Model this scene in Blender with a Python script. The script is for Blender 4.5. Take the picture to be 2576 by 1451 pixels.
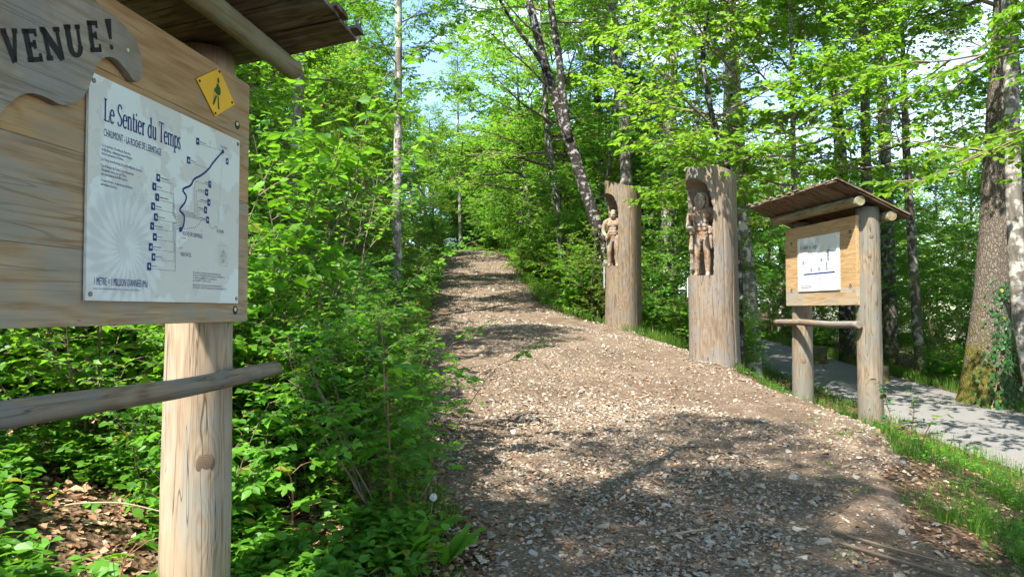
import bpy, bmesh, math, random
import numpy as np
from mathutils import Vector, Matrix, Euler

for o in list(bpy.data.objects):
    bpy.data.objects.remove(o)
scene = bpy.context.scene
COL = scene.collection

# ------------------------------------------------------------------ camera, sky, sun, exposure
EYE = 1.5
PITCH = math.radians(1.7)
cam_d = bpy.data.cameras.new('camera')
cam = bpy.data.objects.new('camera', cam_d)
COL.objects.link(cam)
cam.location = (0, 0, EYE)
cam.rotation_euler = (math.radians(90) + PITCH, 0, 0)
cam_d.sensor_width = 36
cam_d.lens = 25.7
cam_d.clip_start = 0.05
cam_d.clip_end = 1000
scene.camera = cam

SUN = Vector((-0.41, -0.55, 1.0)).normalized()
world = bpy.data.worlds.new('World')
scene.world = world
world.use_nodes = True
wn, wl = world.node_tree.nodes, world.node_tree.links
wn.clear()
w_out = wn.new('ShaderNodeOutputWorld')
w_bg = wn.new('ShaderNodeBackground')
w_sky = wn.new('ShaderNodeTexSky')
w_sky.sky_type = 'NISHITA'
w_sky.sun_disc = False
w_sky.sun_elevation = math.asin(SUN.z)
w_sky.sun_rotation = math.atan2(SUN.x, SUN.y)
w_sky.air_density = 1.0
w_sky.dust_density = 0.3
w_sky.ozone_density = 3.0
w_tc = wn.new('ShaderNodeTexCoord')
w_map = wn.new('ShaderNodeMapping')
w_map.inputs['Scale'].default_value = (1.0, 1.0, 2.6)
w_map.inputs['Location'].default_value = (0.35, 0.1, 0.2)
w_noi = wn.new('ShaderNodeTexNoise')
w_noi.inputs['Scale'].default_value = 2.6
w_noi.inputs['Detail'].default_value = 7
w_noi.inputs['Roughness'].default_value = 0.55
w_rmp = wn.new('ShaderNodeValToRGB')
w_rmp.color_ramp.elements[0].position = 0.50
w_rmp.color_ramp.elements[1].position = 0.72
w_mix = wn.new('ShaderNodeMix')
w_mix.data_type = 'RGBA'
w_mix.inputs['B'].default_value = (5.4, 5.7, 6.2, 1)
wl.new(w_tc.outputs['Generated'], w_map.inputs['Vector'])
wl.new(w_map.outputs['Vector'], w_noi.inputs['Vector'])
wl.new(w_noi.outputs['Fac'], w_rmp.inputs['Fac'])
wl.new(w_rmp.outputs['Color'], w_mix.inputs['Factor'])
wl.new(w_sky.outputs['Color'], w_mix.inputs['A'])
wl.new(w_mix.outputs['Result'], w_bg.inputs['Color'])
w_bg.inputs['Strength'].default_value = 0.145
wl.new(w_bg.outputs['Background'], w_out.inputs['Surface'])

sun_d = bpy.data.lights.new('sun', 'SUN')
sun_d.energy = 5.0
sun_d.angle = math.radians(0.53)
sun_d.color = (1.0, 0.95, 0.86)
sun = bpy.data.objects.new('sun', sun_d)
COL.objects.link(sun)
sun.rotation_euler = SUN.to_track_quat('Z', 'Y').to_euler()
sun.location = SUN * 40

scene.view_settings.view_transform = 'Standard'
scene.view_settings.look = 'None'
scene.view_settings.gamma = 1
scene.view_settings.exposure = 1.65
scene.view_settings.use_curve_mapping = False
scene.render.engine = 'CYCLES'
cy = scene.cycles
cy.max_bounces = 7
cy.diffuse_bounces = 4
cy.glossy_bounces = 2
cy.transmission_bounces = 5
cy.transparent_max_bounces = 4
cy.caustics_reflective = False
cy.caustics_refractive = False
cy.sample_clamp_indirect = 6
cy.use_adaptive_sampling = True
cy.adaptive_threshold = 0.05
cy.use_denoising = True
try:
    cy.denoiser = 'OPENIMAGEDENOISE'
    cy.denoising_input_passes = 'RGB_ALBEDO_NORMAL'
    cy.denoising_prefilter = 'ACCURATE'
except Exception:
    pass

# ------------------------------------------------------------------ helpers
F_PX, CX, CY = 1839.0, 1288.0, 725.5
def W(px, py, y):
    """point at distance y that the photograph shows at (px, py) of its 2576-wide view"""
    dx = (px - CX) / F_PX; up = (CY - py) / F_PX
    Y = math.cos(PITCH) - math.sin(PITCH) * up
    Z = math.sin(PITCH) + math.cos(PITCH) * up
    s = y / Y
    return (dx * s, y, EYE + Z * s)

def lerp_tab(tab):
    xs = np.array([t[0] for t in tab], float); ys = np.array([t[1] for t in tab], float)
    # smooth the table a little so that no crease shows
    g = np.linspace(xs[0], xs[-1], 900)
    v = np.interp(g, xs, ys)
    n = max(3, int(900 * 2.0 / (xs[-1] - xs[0]))) | 1
    pad = np.pad(v, n // 2, mode='edge')
    v2 = np.convolve(pad, np.ones(n) / n, 'valid')
    return lambda q: np.interp(q, g, v2)

prof = lerp_tab([(-40, -1.6), (-10, -.45), (0, -.12), (4, .02), (8, .28), (12.5, .66), (16.8, 1.14), (20, 1.6), (30, 3.05), (41, 4.75), (47, 5.3), (60, 5.9), (150, 9)])
XL = lerp_tab([(-40, .8), (-6, .5), (0, .1), (3, -.08), (4.1, -.27), (7, -.75), (13, -1.6), (19.5, -2.15), (30, -2.9), (41, -3.5), (48, -5.0), (56, -8.5), (150, -60)])
XR = lerp_tab([(-40, 3), (-6, 2.4), (0, 2.1), (3.5, 2.35), (5, 2.75), (7.2, 3.75), (9, 4.1), (10.5, 3.75), (12.5, 3.6), (15, 2.9), (16.8, 2.45), (18, 1.6), (20, .85), (30, .15), (41, -.5), (48, -2.0), (56, -5.3), (150, -55)])
ROAD0, ROAD1 = 6.75, 9.5
def road_z(y):
    return -1.22 + .06 * y
def sstep(a, b, x):
    t = np.clip((x - a) / (b - a), 0, 1)
    return t * t * (3 - 2 * t)
def wob(x, y, k, s):
    return np.sin(x * k + s) * np.cos(y * k * 1.13 + s * 2.1) + .5 * np.sin(x * k * 2.3 + y * k * 1.7 + s * 3.3)
def terrain(x, y):
    x = np.asarray(x, float); y = np.asarray(y, float)
    p = prof(y); rz = road_z(y)
    xl, xr = XL(y), XR(y)
    z = p + .018 * wob(x, y, 1.7, .4) + .03 * wob(x, y, .6, 1.2)
    d = xl - x
    z = z + .2 * np.log1p(np.exp(np.clip((d - .5) * 3, -30, 30))) / 3 * (1 - .45 * sstep(4, 14, d)) + .05 * wob(x, y, 1.1, 2.2) * sstep(.2, 1.5, d)
    s = sstep(np.minimum(xr - .5, 5.0), ROAD0 - .25, x)
    z = z * (1 - s) + (rz - .03) * s
    z = z - .26 * np.exp(-(((x - 4.45) / .9) ** 2 + ((y - 11.0) / 1.3) ** 2)) * 1.0
    z = z - .11 * np.exp(-(((x - 4.55) / .75) ** 2 + ((y - 9.3) / .9) ** 2))
    z = z - .16 * np.exp(-(((x + 1.5) / .55) ** 2 + ((y - 3.45) / .6) ** 2))
    far = np.clip(x - ROAD1 - .6, 0, None)
    z = z - .16 * far + .10 * wob(x, y, .5, 4.0) * sstep(.3, 3, far)
    return z
def tz(x, y):
    return float(terrain(x, y))

def obj(name, me, mat=None, parent=None, loc=None, rot=None):
    o = bpy.data.objects.new(name, me)
    COL.objects.link(o)
    if mat is not None and me is not None and not me.materials:
        for m in (mat if isinstance(mat, (list, tuple)) else [mat]):
            me.materials.append(m)
    if parent is not None:
        o.parent = parent
    if loc is not None: o.location = loc
    if rot is not None: o.rotation_euler = rot
    return o
def tag(o, label, cat, group=None, kind=None):
    o['label'] = label
    if cat: o['category'] = cat
    if group: o['group'] = group
    if kind: o['kind'] = kind
    return o
def thing(name, label, cat, loc=(0, 0, 0), rotz=0, group=None):
    o = bpy.data.objects.new(name, None)
    o.empty_display_size = .2
    COL.objects.link(o)
    o.location = loc; o.rotation_euler = (0, 0, rotz)
    return tag(o, label, cat, group)
def struct(o):
    o['kind'] = 'structure'; return o

def np_mesh(name, V, faces, attr=None, midx=None, smooth=False):
    """V (n,3); faces: list of (m,k) int arrays"""
    me = bpy.data.meshes.new(name)
    V = np.ascontiguousarray(V, dtype=np.float32)
    me.vertices.add(len(V)); me.vertices.foreach_set('co', V.ravel())
    loops = np.concatenate([f.ravel() for f in faces]).astype(np.int32)
    sizes = np.concatenate([np.full(len(f), f.shape[1], np.int32) for f in faces])
    me.loops.add(len(loops)); me.loops.foreach_set('vertex_index', loops)
    me.polygons.add(len(sizes))
    starts = np.concatenate([[0], np.cumsum(sizes)[:-1]]).astype(np.int32)
    me.polygons.foreach_set('loop_start', starts)
    if midx is not None:
        me.polygons.foreach_set('material_index', np.ascontiguousarray(midx, np.int32))
    me.polygons.foreach_set('use_smooth', np.full(len(sizes), smooth, bool))
    if attr is not None:
        a = me.attributes.new('lr', 'FLOAT', 'POINT')
        a.data.foreach_set('value', np.ascontiguousarray(attr, np.float32))
    me.update(calc_edges=True)
    return me

class MB:
    """collects numpy pieces into one mesh"""
    def __init__(s): s.V = []; s.F = []; s.A = []; s.n = 0
    def add(s, V, F, a=None):
        V = np.asarray(V, float).reshape(-1, 3)
        s.V.append(V)
        for f in (F if isinstance(F, list) else [F]):
            s.F.append(np.asarray(f, int) + s.n)
        s.A.append(np.full(len(V), .5) if a is None else np.broadcast_to(np.asarray(a, float), (len(V),)))
        s.n += len(V)
        return s
    def mesh(s, name, smooth=False):
        by = {}
        for f in s.F: by.setdefault(f.shape[1], []).append(f)
        return np_mesh(name, np.concatenate(s.V), [np.concatenate(v) for v in by.values()], np.concatenate(s.A), None, smooth)

def unit(v):
    return v / np.maximum(np.linalg.norm(v, axis=-1, keepdims=True), 1e-9)

def tubes(P, R, sides=5):
    """P (N,k,3), R (N,k) -> V, quads"""
    P = np.asarray(P, float); R = np.asarray(R, float)
    N, k, _ = P.shape
    T = np.empty_like(P)
    T[:, 1:-1] = P[:, 2:] - P[:, :-2]; T[:, 0] = P[:, 1] - P[:, 0]; T[:, -1] = P[:, -1] - P[:, -2]
    T = unit(T)
    ref = np.where(np.abs(T[..., 2:3]) > .9, np.array([1., 0, 0]), np.array([0, 0, 1.]))
    A = unit(np.cross(T, ref)); B = np.cross(T, A)
    a = np.linspace(0, 2 * np.pi, sides, endpoint=False)
    V = P[:, :, None] + R[:, :, None, None] * (A[:, :, None] * np.cos(a)[None, None, :, None] + B[:, :, None] * np.sin(a)[None, None, :, None])
    idx = np.arange(N * k * sides).reshape(N, k, sides)
    q = np.stack([idx[:, :-1], np.roll(idx[:, :-1], -1, 2), np.roll(idx[:, 1:], -1, 2), idx[:, 1:]], -1).reshape(-1, 4)
    return V.reshape(-1, 3), q

def post_mesh(name, pts, rad, sides=20, jit=.03, rng=None, cap=True, sub=6, flare=None):
    """smooth round member through pts with radii rad, uneven surface, closed ends"""
    rng = rng or np.random.default_rng(1)
    pts = np.asarray(pts, float); rad = np.asarray(rad, float)
    seg = np.concatenate([[0], np.cumsum(np.linalg.norm(np.diff(pts, axis=0), axis=1))])
    n = max(2, sub * (len(pts) - 1) + 1)
    g = np.linspace(0, seg[-1], n)
    P = np.stack([np.interp(g, seg, pts[:, i]) for i in range(3)], -1)
    if len(pts) > 2:
        for _ in range(2):
            Q = P.copy(); Q[1:-1] = (P[:-2] + 2 * P[1:-1] + P[2:]) / 4; P = Q
    R = np.interp(g, seg, rad)
    V, q = tubes(P[None], R[None], sides)
    V = V.reshape(n, sides, 3)
    ang = np.arange(sides) / sides * 2 * np.pi
    ph = rng.uniform(0, 6, 6)
    bump = (np.sin(ang[None] * 2 + ph[0] + g[:, None] * 1.3) + .7 * np.sin(ang[None] * 3 + ph[1] - g[:, None] * 2.1) + .5 * np.sin(ang[None] * 5 + ph[2] + g[:, None] * 4)) * jit * .5 + rng.normal(0, jit * .12, (n, sides))
    if flare is not None:
        lob = .5 + .5 * np.sin(ang * flare[2] + ph[3])
        bump = bump + flare[0] * np.exp(-g[:, None] / flare[1]) * (.35 + lob[None])
    V = P[:, None] + (V - P[:, None]) * (1 + bump[..., None])
    V = V.reshape(-1, 3)
    F = [q]
    if cap:
        V = np.concatenate([V, P[:1], P[-1:]])
        a = np.arange(sides); b = np.roll(a, -1)
        c0, c1 = n * sides, n * sides + 1
        F.append(np.stack([b, a, np.full(sides, c0)], -1))
        o = (n - 1) * sides
        F.append(np.stack([a + o, b + o, np.full(sides, c1)], -1))
    me = np_mesh(name, V, F, None, None, True)
    try:
        sm = np.ones(len(me.polygons), bool); 
        if cap: sm[len(q):] = False
        me.polygons.foreach_set('use_smooth', sm)
    except Exception: pass
    return me

def plank_mesh(name, x0, x1, y0, y1, z0, z1, jit=.002, seg=6, axis=0, bev=.004, seed=0):
    """a sawn board as a bevelled box; its long axis is cut into segments with slightly uneven edges"""
    rng = np.random.default_rng(seed)
    lo = np.array([x0, y0, z0]); hi = np.array([x1, y1, z1])
    ax = [axis] + [i for i in range(3) if i != axis]
    L = np.linspace(lo[axis], hi[axis], seg + 1)
    L = np.concatenate([[L[0]], [L[0] + bev], L[1:-1], [L[-1] - bev], [L[-1]]])
    a, b = ax[1], ax[2]
    prof8 = [(lo[a] + bev, lo[b]), (hi[a] - bev, lo[b]), (hi[a], lo[b] + bev), (hi[a], hi[b] - bev), (hi[a] - bev, hi[b]), (lo[a] + bev, hi[b]), (lo[a], hi[b] - bev), (lo[a], lo[b] + bev)]
    ca, cb = (lo[a] + hi[a]) / 2, (lo[b] + hi[b]) / 2
    V = np.zeros((len(L), 8, 3))
    for i, l in enumerate(L):
        end = i in (0, len(L) - 1)
        ja, jb = rng.normal(0, jit, 2)
        for k, (pa, pb) in enumerate(prof8):
            if end:
                pa = ca + (pa - ca) * (1 - bev / max(1e-6, (hi[a] - lo[a]) / 2)); pb = cb + (pb - cb) * (1 - bev / max(1e-6, (hi[b] - lo[b]) / 2))
            V[i, k, axis] = l; V[i, k, a] = pa + ja * (1 if pa > ca else -.6) ; V[i, k, b] = pb + jb * .5
    n = len(L)
    idx = np.arange(n * 8).reshape(n, 8)
    q = np.stack([idx[:-1], np.roll(idx[:-1], -1, 1), np.roll(idx[1:], -1, 1), idx[1:]], -1).reshape(-1, 4)
    F = [q, idx[0][::-1][None], idx[-1][None]]
    me = np_mesh(name, V.reshape(-1, 3), F)
    bm = bmesh.new(); bm.from_mesh(me); bmesh.ops.recalc_face_normals(bm, faces=bm.faces); bm.to_mesh(me); bm.free()
    return me

def poly_mesh(name, pts, y0, y1):
    """outline in (x, z), extruded from y0 (front) to y1"""
    bm = bmesh.new()
    f = [bm.verts.new((p[0], y0, p[1])) for p in pts]
    b = [bm.verts.new((p[0], y1, p[1])) for p in pts]
    n = len(pts)
    bm.faces.new(f); bm.faces.new(b[::-1])
    for i in range(n):
        bm.faces.new((f[i], b[i], b[(i + 1) % n], f[(i + 1) % n]))
    bmesh.ops.recalc_face_normals(bm, faces=bm.faces)
    bmesh.ops.triangulate(bm, faces=[x for x in bm.faces if len(x.verts) > 4])
    me = bpy.data.meshes.new(name); bm.to_mesh(me); bm.free()
    return me
# ------------------------------------------------------------------ materials
class N:
    def __init__(s, name):
        s.m = bpy.data.materials.new(name); s.m.use_nodes = True
        s.t = s.m.node_tree; s.t.nodes.clear()
        s.out = s.t.nodes.new('ShaderNodeOutputMaterial')
    def n(s, typ, **kw):
        nd = s.t.nodes.new('ShaderNode' + typ)
        for k, v in kw.items():
            if hasattr(nd, k) and not k in nd.inputs: setattr(nd, k, v)
            else: s.set(nd, k, v)
        return nd
    def set(s, nd, k, v):
        i = nd.inputs[k]
        if hasattr(v, 'links') or isinstance(v, bpy.types.NodeSocket): s.t.links.new(v, i)
        elif isinstance(v, bpy.types.Node): s.t.links.new(v.outputs[0], i)
        else: i.default_value = v
    def coord(s, out='Object'):
        return s.n('TexCoord').outputs[out]
    def mapping(s, vec, scale=(1, 1, 1), loc=(0, 0, 0), rot=(0, 0, 0)):
        m = s.n('Mapping'); s.set(m, 'Vector', vec); s.set(m, 'Scale', scale); s.set(m, 'Location', loc); s.set(m, 'Rotation', rot)
        return m.outputs[0]
    def noise(s, vec, scale=5, detail=4, rough=.55, dist=0, out='Fac'):
        n = s.n('TexNoise'); s.set(n, 'Vector', vec); s.set(n, 'Scale', scale); s.set(n, 'Detail', detail); s.set(n, 'Roughness', rough); s.set(n, 'Distortion', dist)
        return n.outputs[out]
    def voro(s, vec, scale=5, feature='F1', out='Distance', rand=1):
        n = s.n('TexVoronoi'); n.feature = feature; s.set(n, 'Vector', vec); s.set(n, 'Scale', scale); s.set(n, 'Randomness', rand)
        return n.outputs[out]
    def ramp(s, fac, stops, interp='LINEAR'):
        r = s.n('ValToRGB'); cr = r.color_ramp; cr.interpolation = interp
        while len(cr.elements) < len(stops): cr.elements.new(.5)
        for e, (p, c) in zip(cr.elements, stops):
            e.position = p; e.color = (c, c, c, 1) if isinstance(c, (int, float)) else (*c, 1)
        s.set(r, 'Fac', fac); return r.outputs['Color']
    def mix(s, fac, a, b, blend='MIX'):
        m = s.n('Mix'); m.data_type = 'RGBA'; m.blend_type = blend
        def put(name, v):
            if isinstance(v, (tuple, list)): v = (*v, 1) if len(v) == 3 else v
            sock = [i for i in m.inputs if i.name == name and (i.type == 'RGBA' or name == 'Factor' and i.type == 'VALUE')][0]
            if isinstance(v, bpy.types.NodeSocket): s.t.links.new(v, sock)
            else: sock.default_value = v
        put('Factor', fac); put('A', a); put('B', b)
        return [o for o in m.outputs if o.type == 'RGBA'][0]
    def math(s, op, a, b=0., c=None):
        m = s.n('Math'); m.operation = op
        for i, v in enumerate((a, b) if c is None else (a, b, c)):
            if isinstance(v, bpy.types.NodeSocket): s.t.links.new(v, m.inputs[i])
            else: m.inputs[i].default_value = v
        return m.outputs[0]
    def sep(s, vec):
        n = s.n('SeparateXYZ'); s.set(n, 'Vector', vec); return n.outputs
    def bump(s, h, strength=.4, dist=.01):
        b = s.n('Bump'); s.set(b, 'Height', h); s.set(b, 'Strength', strength); s.set(b, 'Distance', dist); return b.outputs[0]
    def bsdf(s, color, rough=.7, normal=None, spec=.3, **kw):
        b = s.n('BsdfPrincipled')
        if isinstance(color, (tuple, list)): color = (*color, 1)
        s.set(b, 'Base Color', color); s.set(b, 'Roughness', rough); s.set(b, 'Specular IOR Level', spec)
        if normal is not None: s.set(b, 'Normal', normal)
        for k, v in kw.items(): s.set(b, k, v)
        return b.outputs[0]
    def done(s, sh):
        s.t.links.new(sh, s.out.inputs['Surface']); return s.m
    def attr(s, name, out='Fac'):
        a = s.n('Attribute'); a.attribute_name = name; return a.outputs[out]
    def info(s, out): return s.n('ObjectInfo').outputs[out]

def flat(name, c, rough=.6, spec=.3):
    m = N(name); return m.done(m.bsdf(c, rough, spec=spec))

def leaf_mat(name, dark, light, trans, tfac=.42, rough=.45, hue_obj=True):
    m = N(name)
    lr = m.attr('lr')
    base = m.mix(lr, dark, light)
    base = m.mix(m.ramp(lr, [(.955, 0.), (.965, 1.)]), base, (.24, .21, .035))
    if hue_obj:
        tint = m.info('Color')
        base = m.mix(1.0, base, tint, 'MULTIPLY')
        tr = m.mix(1.0, m.mix(lr, tuple(c * .75 for c in trans), trans), tint, 'MULTIPLY')
    else:
        tr = m.mix(lr, tuple(c * .7 for c in trans), trans)
    b = m.bsdf(base, rough, spec=.28)
    t = m.n('BsdfTranslucent'); m.set(t, 'Color', tr)
    mx = m.n('MixShader'); m.set(mx, 'Fac', tfac)
    m.t.links.new(b, mx.inputs[1]); m.t.links.new(t.outputs[0], mx.inputs[2])
    return m.done(mx.outputs[0])

def wood_mat(name, c_dark, c_mid, c_light, axis=0, scale=1., grey=None, grey_amt=0., bump=.35, cracks=.5, rough=.75, stain=None):
    """sawn or round timber, grain along the local axis; each object takes its own cut of the pattern"""
    m = N(name)
    co = m.coord('Object')
    off = m.math('MULTIPLY', m.info('Random'), 37.)
    cmb = m.n('CombineXYZ'); 
    for k in 'XYZ': m.set(cmb, k, off)
    va = m.n('VectorMath'); va.operation = 'ADD'
    m.t.links.new(co, va.inputs[0]); m.t.links.new(cmb.outputs[0], va.inputs[1])
    v = va.outputs[0]
    st = [26 * scale] * 3; st[axis] = 1.2 * scale
    low = [3.2 * scale] * 3; low[axis] = .45 * scale
    # knots: sparse cells, the grain bends round them
    ks = [3.4 * scale] * 3; ks[axis] = 1.7 * scale
    kd = m.voro(m.mapping(v, ks, loc=(1.3, 2.1, .7)), 1.0, 'F1')
    near = m.ramp(kd, [(.0, 1.), (.34, 0.)])
    warp = m.noise(m.mapping(v, low), 1.0, 3, .5, out='Fac')
    rings = m.math('SINE', m.math('ADD', m.math('MULTIPLY', warp, 95.), m.math('MULTIPLY', near, 16.)))
    rings = m.math('MULTIPLY_ADD', rings, .5, .5)
    fine = m.noise(m.mapping(v, [s_ * 3.5 for s_ in st]), 1.0, 6, .65)
    mid = m.noise(m.mapping(v, st), 1.0, 5, .6)
    g = m.math('ADD', m.math('MULTIPLY', rings, .14), m.math('ADD', m.math('MULTIPLY', fine, .58), m.math('MULTIPLY', mid, .40)))
    col = m.ramp(g, [(.34, c_dark), (.56, c_mid), (.80, c_light)])
    kcore = m.ramp(kd, [(.05, 1.), (.085, 0.)])
    col = m.mix(m.math('MULTIPLY', kcore, .75), col, (c_dark[0] * .75, c_dark[1] * .55, c_dark[2] * .5))
    big = m.noise(v, 2.3 * scale, 4, .6)
    if grey is not None:
        gm = m.ramp(m.math('ADD', big, m.math('MULTIPLY', m.math('SUBTRACT', mid, .5), .5)), [(.62 - grey_amt * .5, 0.), (.75 - grey_amt * .4, 1.)])
        col = m.mix(gm, col, m.mix(g, tuple(x * .6 for x in grey), grey))
    # fine drying cracks along the grain
    cs = [9 * scale] * 3; cs[axis] = .35 * scale
    cr = m.noise(m.mapping(v, cs, loc=(3, 1, 7)), 1.6, 2, .5, .6)
    crk = m.ramp(m.math('ABSOLUTE', m.math('SUBTRACT', cr, .5)), [(0., 1.), (.012, 0.)])
    col = m.mix(m.math('MULTIPLY', crk, cracks), col, tuple(x * .25 for x in c_dark))
    if stain is not None:
        sm = m.ramp(m.noise(m.mapping(v, (1, 1, .6)), 3.1, 5, .65), [(.52, 0.), (.72, 1.)])
        col = m.mix(m.math('MULTIPLY', sm, .7), col, stain)
    h = m.math('SUBTRACT', m.math('ADD', m.math('MULTIPLY', fine, .5), m.math('MULTIPLY', rings, .2)), m.math('MULTIPLY', crk, .8))
    return m.done(m.bsdf(col, rough, m.bump(h, bump, .006), .2))

def bark_mat(name, base, light, moss=None, moss_amt=0., pale_amt=.5, scale=1., plates=False):
    m = N(name)
    co = m.coord('Object')
    v = m.mapping(co, (9 * scale, 9 * scale, 2.6 * scale))
    n1 = m.noise(v, 1.0, 7, .65, .4)
    n2 = m.noise(co, 5.5 * scale, 5, .6)
    if plates:
        wv = m.n('VectorMath'); wv.operation = 'MULTIPLY_ADD'; m.t.links.new(m.noise(co, 7, 4, .6, out='Color'), wv.inputs[0]); wv.inputs[1].default_value = (.12, .12, .3); m.t.links.new(co, wv.inputs[2])
        vo = m.voro(m.mapping(wv.outputs[0], (26, 26, 8)), 1.0, 'DISTANCE_TO_EDGE')
        rid = m.ramp(vo, [(.0, 0.), (.22, 1.)])
        h = m.math('ADD', m.math('MULTIPLY', rid, .8), m.math('MULTIPLY', n1, .5))
        col = m.mix(h, tuple(x * .3 for x in base), base)
    else:
        h = n1
        col = m.ramp(n1, [(.3, tuple(x * .4 for x in base)), (.6, base), (.8, tuple(min(1, x * 1.35) for x in base))])
    li = m.ramp(n2, [(.72 - pale_amt * .35, 0.), (.78 - pale_amt * .3, 1.)])
    col = m.mix(li, col, light)
    if moss is not None:
        z = m.sep(co)[2]; x = m.sep(co)[0]
        k = m.math('ADD', m.noise(co, 3.0, 4, .6), m.math('MULTIPLY', m.math('SUBTRACT', 1.4, z), .22))
        k = m.math('SUBTRACT', k, m.math('MULTIPLY', x, .55))
        k = m.math('ADD', k, m.math('MULTIPLY', m.math('SUBTRACT', m.noise(co, 16, 5, .7), .5), .9))
        mk = m.ramp(k, [(.60 - moss_amt * .3, 0.), (.85 - moss_amt * .3, .9)])
        fz = m.noise(co, 45, 3, .6)
        col = m.mix(mk, col, m.mix(fz, tuple(x * .5 for x in moss), moss))
        h = m.math('ADD', h, m.math('MULTIPLY', m.math('MULTIPLY', fz, mk), .6))
    return m.done(m.bsdf(col, .85, m.bump(h, .8, .025), .15))

M = {}
G = dict(dark=(.04, .125, .009), light=(.12, .27, .02), trans=(.26, .57, .03))
M['leaf'] = leaf_mat('leaf_green', **G)
M['leaf_lime'] = leaf_mat('leaf_lime', (.075, .18, .012), (.17, .31, .024), (.34, .62, .035), .5)
M['leaf_soft'] = leaf_mat('leaf_soft', (.038, .13, .016), (.10, .25, .03), (.26, .58, .045), .45)
M['herb'] = leaf_mat('herb_green', (.03, .11, .01), (.11, .27, .024), (.24, .52, .03), .42)
M['grass'] = leaf_mat('grass_blade', (.035, .1, .012), (.1, .21, .025), (.2, .38, .03), .38)
M['fir'] = leaf_mat('fir_needle', (.012, .045, .018), (.025, .07, .025), (.03, .08, .02), .15)
M['ivy'] = leaf_mat('ivy_leaf', (.025, .085, .025), (.06, .17, .05), (.09, .24, .04), .25, .4)
m = N('leaf_brown')
lr = m.attr('lr')
c = m.ramp(lr, [(0., (.1, .05, .028)), (.4, (.22, .12, .065)), (.75, (.34, .21, .13)), (1., (.46, .34, .24))])
M['litter'] = m.done(m.bsdf(c, .8, spec=.15))
M['twig'] = flat('twig_bark', (.16, .12, .085), .85, .15)
M['deadstem'] = flat('dead_stem', (.30, .225, .145), .8, .2)
M['stem_green'] = flat('green_stem', (.12, .2, .04), .6)

M['bark_grey'] = bark_mat('bark_grey', (.13, .112, .092), (.36, .34, .30), (.09, .1, .02), .1, .6)
M['bark_pale'] = bark_mat('bark_pale', (.17, .15, .125), (.40, .375, .335), None, 0, .7)
M['bark_dark'] = bark_mat('bark_dark', (.042, .036, .030), (.30, .29, .265), (.05, .055, .015), .12, .55, 1.5)
M['bark_oak'] = bark_mat('bark_oak', (.17, .14, .11), (.36, .33, .29), (.15, .14, .02), .12, .1, plates=True)

M['wood_board'] = wood_mat('honey_board', (.24, .135, .055), (.38, .245, .115), (.47, .325, .17), 0, 1., (.38, .29, .18), .2, .25, .25)
M['wood_board_grey'] = wood_mat('weathered_board', (.21, .135, .07), (.35, .25, .145), (.44, .34, .22), 0, 1., (.35, .31, .24), .35, .3, .35)
M['wood_name'] = wood_mat('silver_board', (.16, .13, .09), (.30, .26, .19), (.40, .36, .285), 0, 1.2, (.30, .285, .25), .35, .45, .3, stain=(.19, .14, .09))
M['wood_edge'] = flat('cut_edge', (.3, .15, .05), .8)
M['wood_post'] = wood_mat('pale_post', (.19, .13, .08), (.335, .25, .165), (.42, .335, .235), 2, 1.3, (.35, .315, .25), .35, .25, .8, stain=(.34, .25, .16))
M['wood_post_grey'] = wood_mat('grey_post', (.095, .07, .045), (.20, .155, .105), (.28, .23, .165), 2, 1.2, (.20, .185, .15), .4, .35, .8)
M['wood_rail'] = wood_mat('rail_wood', (.085, .058, .036), (.20, .15, .10), (.29, .235, .17), 0, 1.2, (.22, .205, .175), .4, .45, .7, stain=(.1, .07, .05))
M['wood_purlin'] = wood_mat('purlin_wood', (.10, .072, .037), (.22, .165, .088), (.31, .25, .145), 0, 1., (.3, .29, .2), .4, .3, .7, stain=(.18, .2, .07))
M['wood_roof'] = wood_mat('roof_plank', (.032, .02, .011), (.115, .078, .045), (.235, .175, .11), 1, 1.2, (.2, .18, .15), .25, .5, .7, stain=(.03, .02, .012))
M['wood_log'] = wood_mat('carved_log', (.10, .068, .045), (.205, .155, .108), (.29, .235, .18), 2, 1.3, (.225, .20, .172), .4, .5, .9, stain=(.13, .09, .06))
M['wood_log2'] = wood_mat('carved_log_brown', (.085, .055, .034), (.19, .138, .088), (.28, .215, .145), 2, 1.3, (.19, .165, .135), .3, .5, .9, stain=(.09, .06, .042))
m = N('carved_figure')
co = m.coord('Object')
v = m.mapping(co, (16, 16, 4))
a = m.noise(v, 1, 6, .6); b = m.noise(co, 4, 4, .6)
c = m.ramp(a, [(.3, (.12, .062, .03)), (.55, (.26, .165, .10)), (.8, (.35, .265, .185))])
c = m.mix(m.ramp(b, [(.45, 0.), (.62, 1.)]), c, (.27, .23, .19))
cut = m.voro(co, 22, 'F1')
M['wood_figure'] = m.done(m.bsdf(c, .75, m.bump(m.math('ADD', a, m.math('MULTIPLY', cut, 1.2)), .5, .012), .2))
m = N('knot_wood')
co = m.coord('Object')
rr_ = m.n('VectorMath'); rr_.operation = 'LENGTH'; m.t.links.new(m.mapping(co, (1, 1, .7)), rr_.inputs[0])
rg_ = m.math('SINE', m.math('MULTIPLY', m.math('ADD', rr_.outputs['Value'], m.math('MULTIPLY', m.noise(co, 30, 3), .01)), 900.))
c = m.mix(m.math('MULTIPLY_ADD', rg_, .5, .5), (.13, .088, .055), (.20, .142, .095))
M['knot'] = m.done(m.bsdf(c, .8, spec=.15))
M['ink'] = flat('black_paint', (.012, .012, .013), .6)
M['blue_ink'] = flat('blue_print', (.008, .022, .17), .4)
M['grey_ink'] = flat('grey_print', (.1, .11, .15), .5)
M['line_ink'] = flat('line_print', (.13, .13, .16), .5)
M['white_ink'] = flat('pale_print', (.6, .64, .66), .5)
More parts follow.
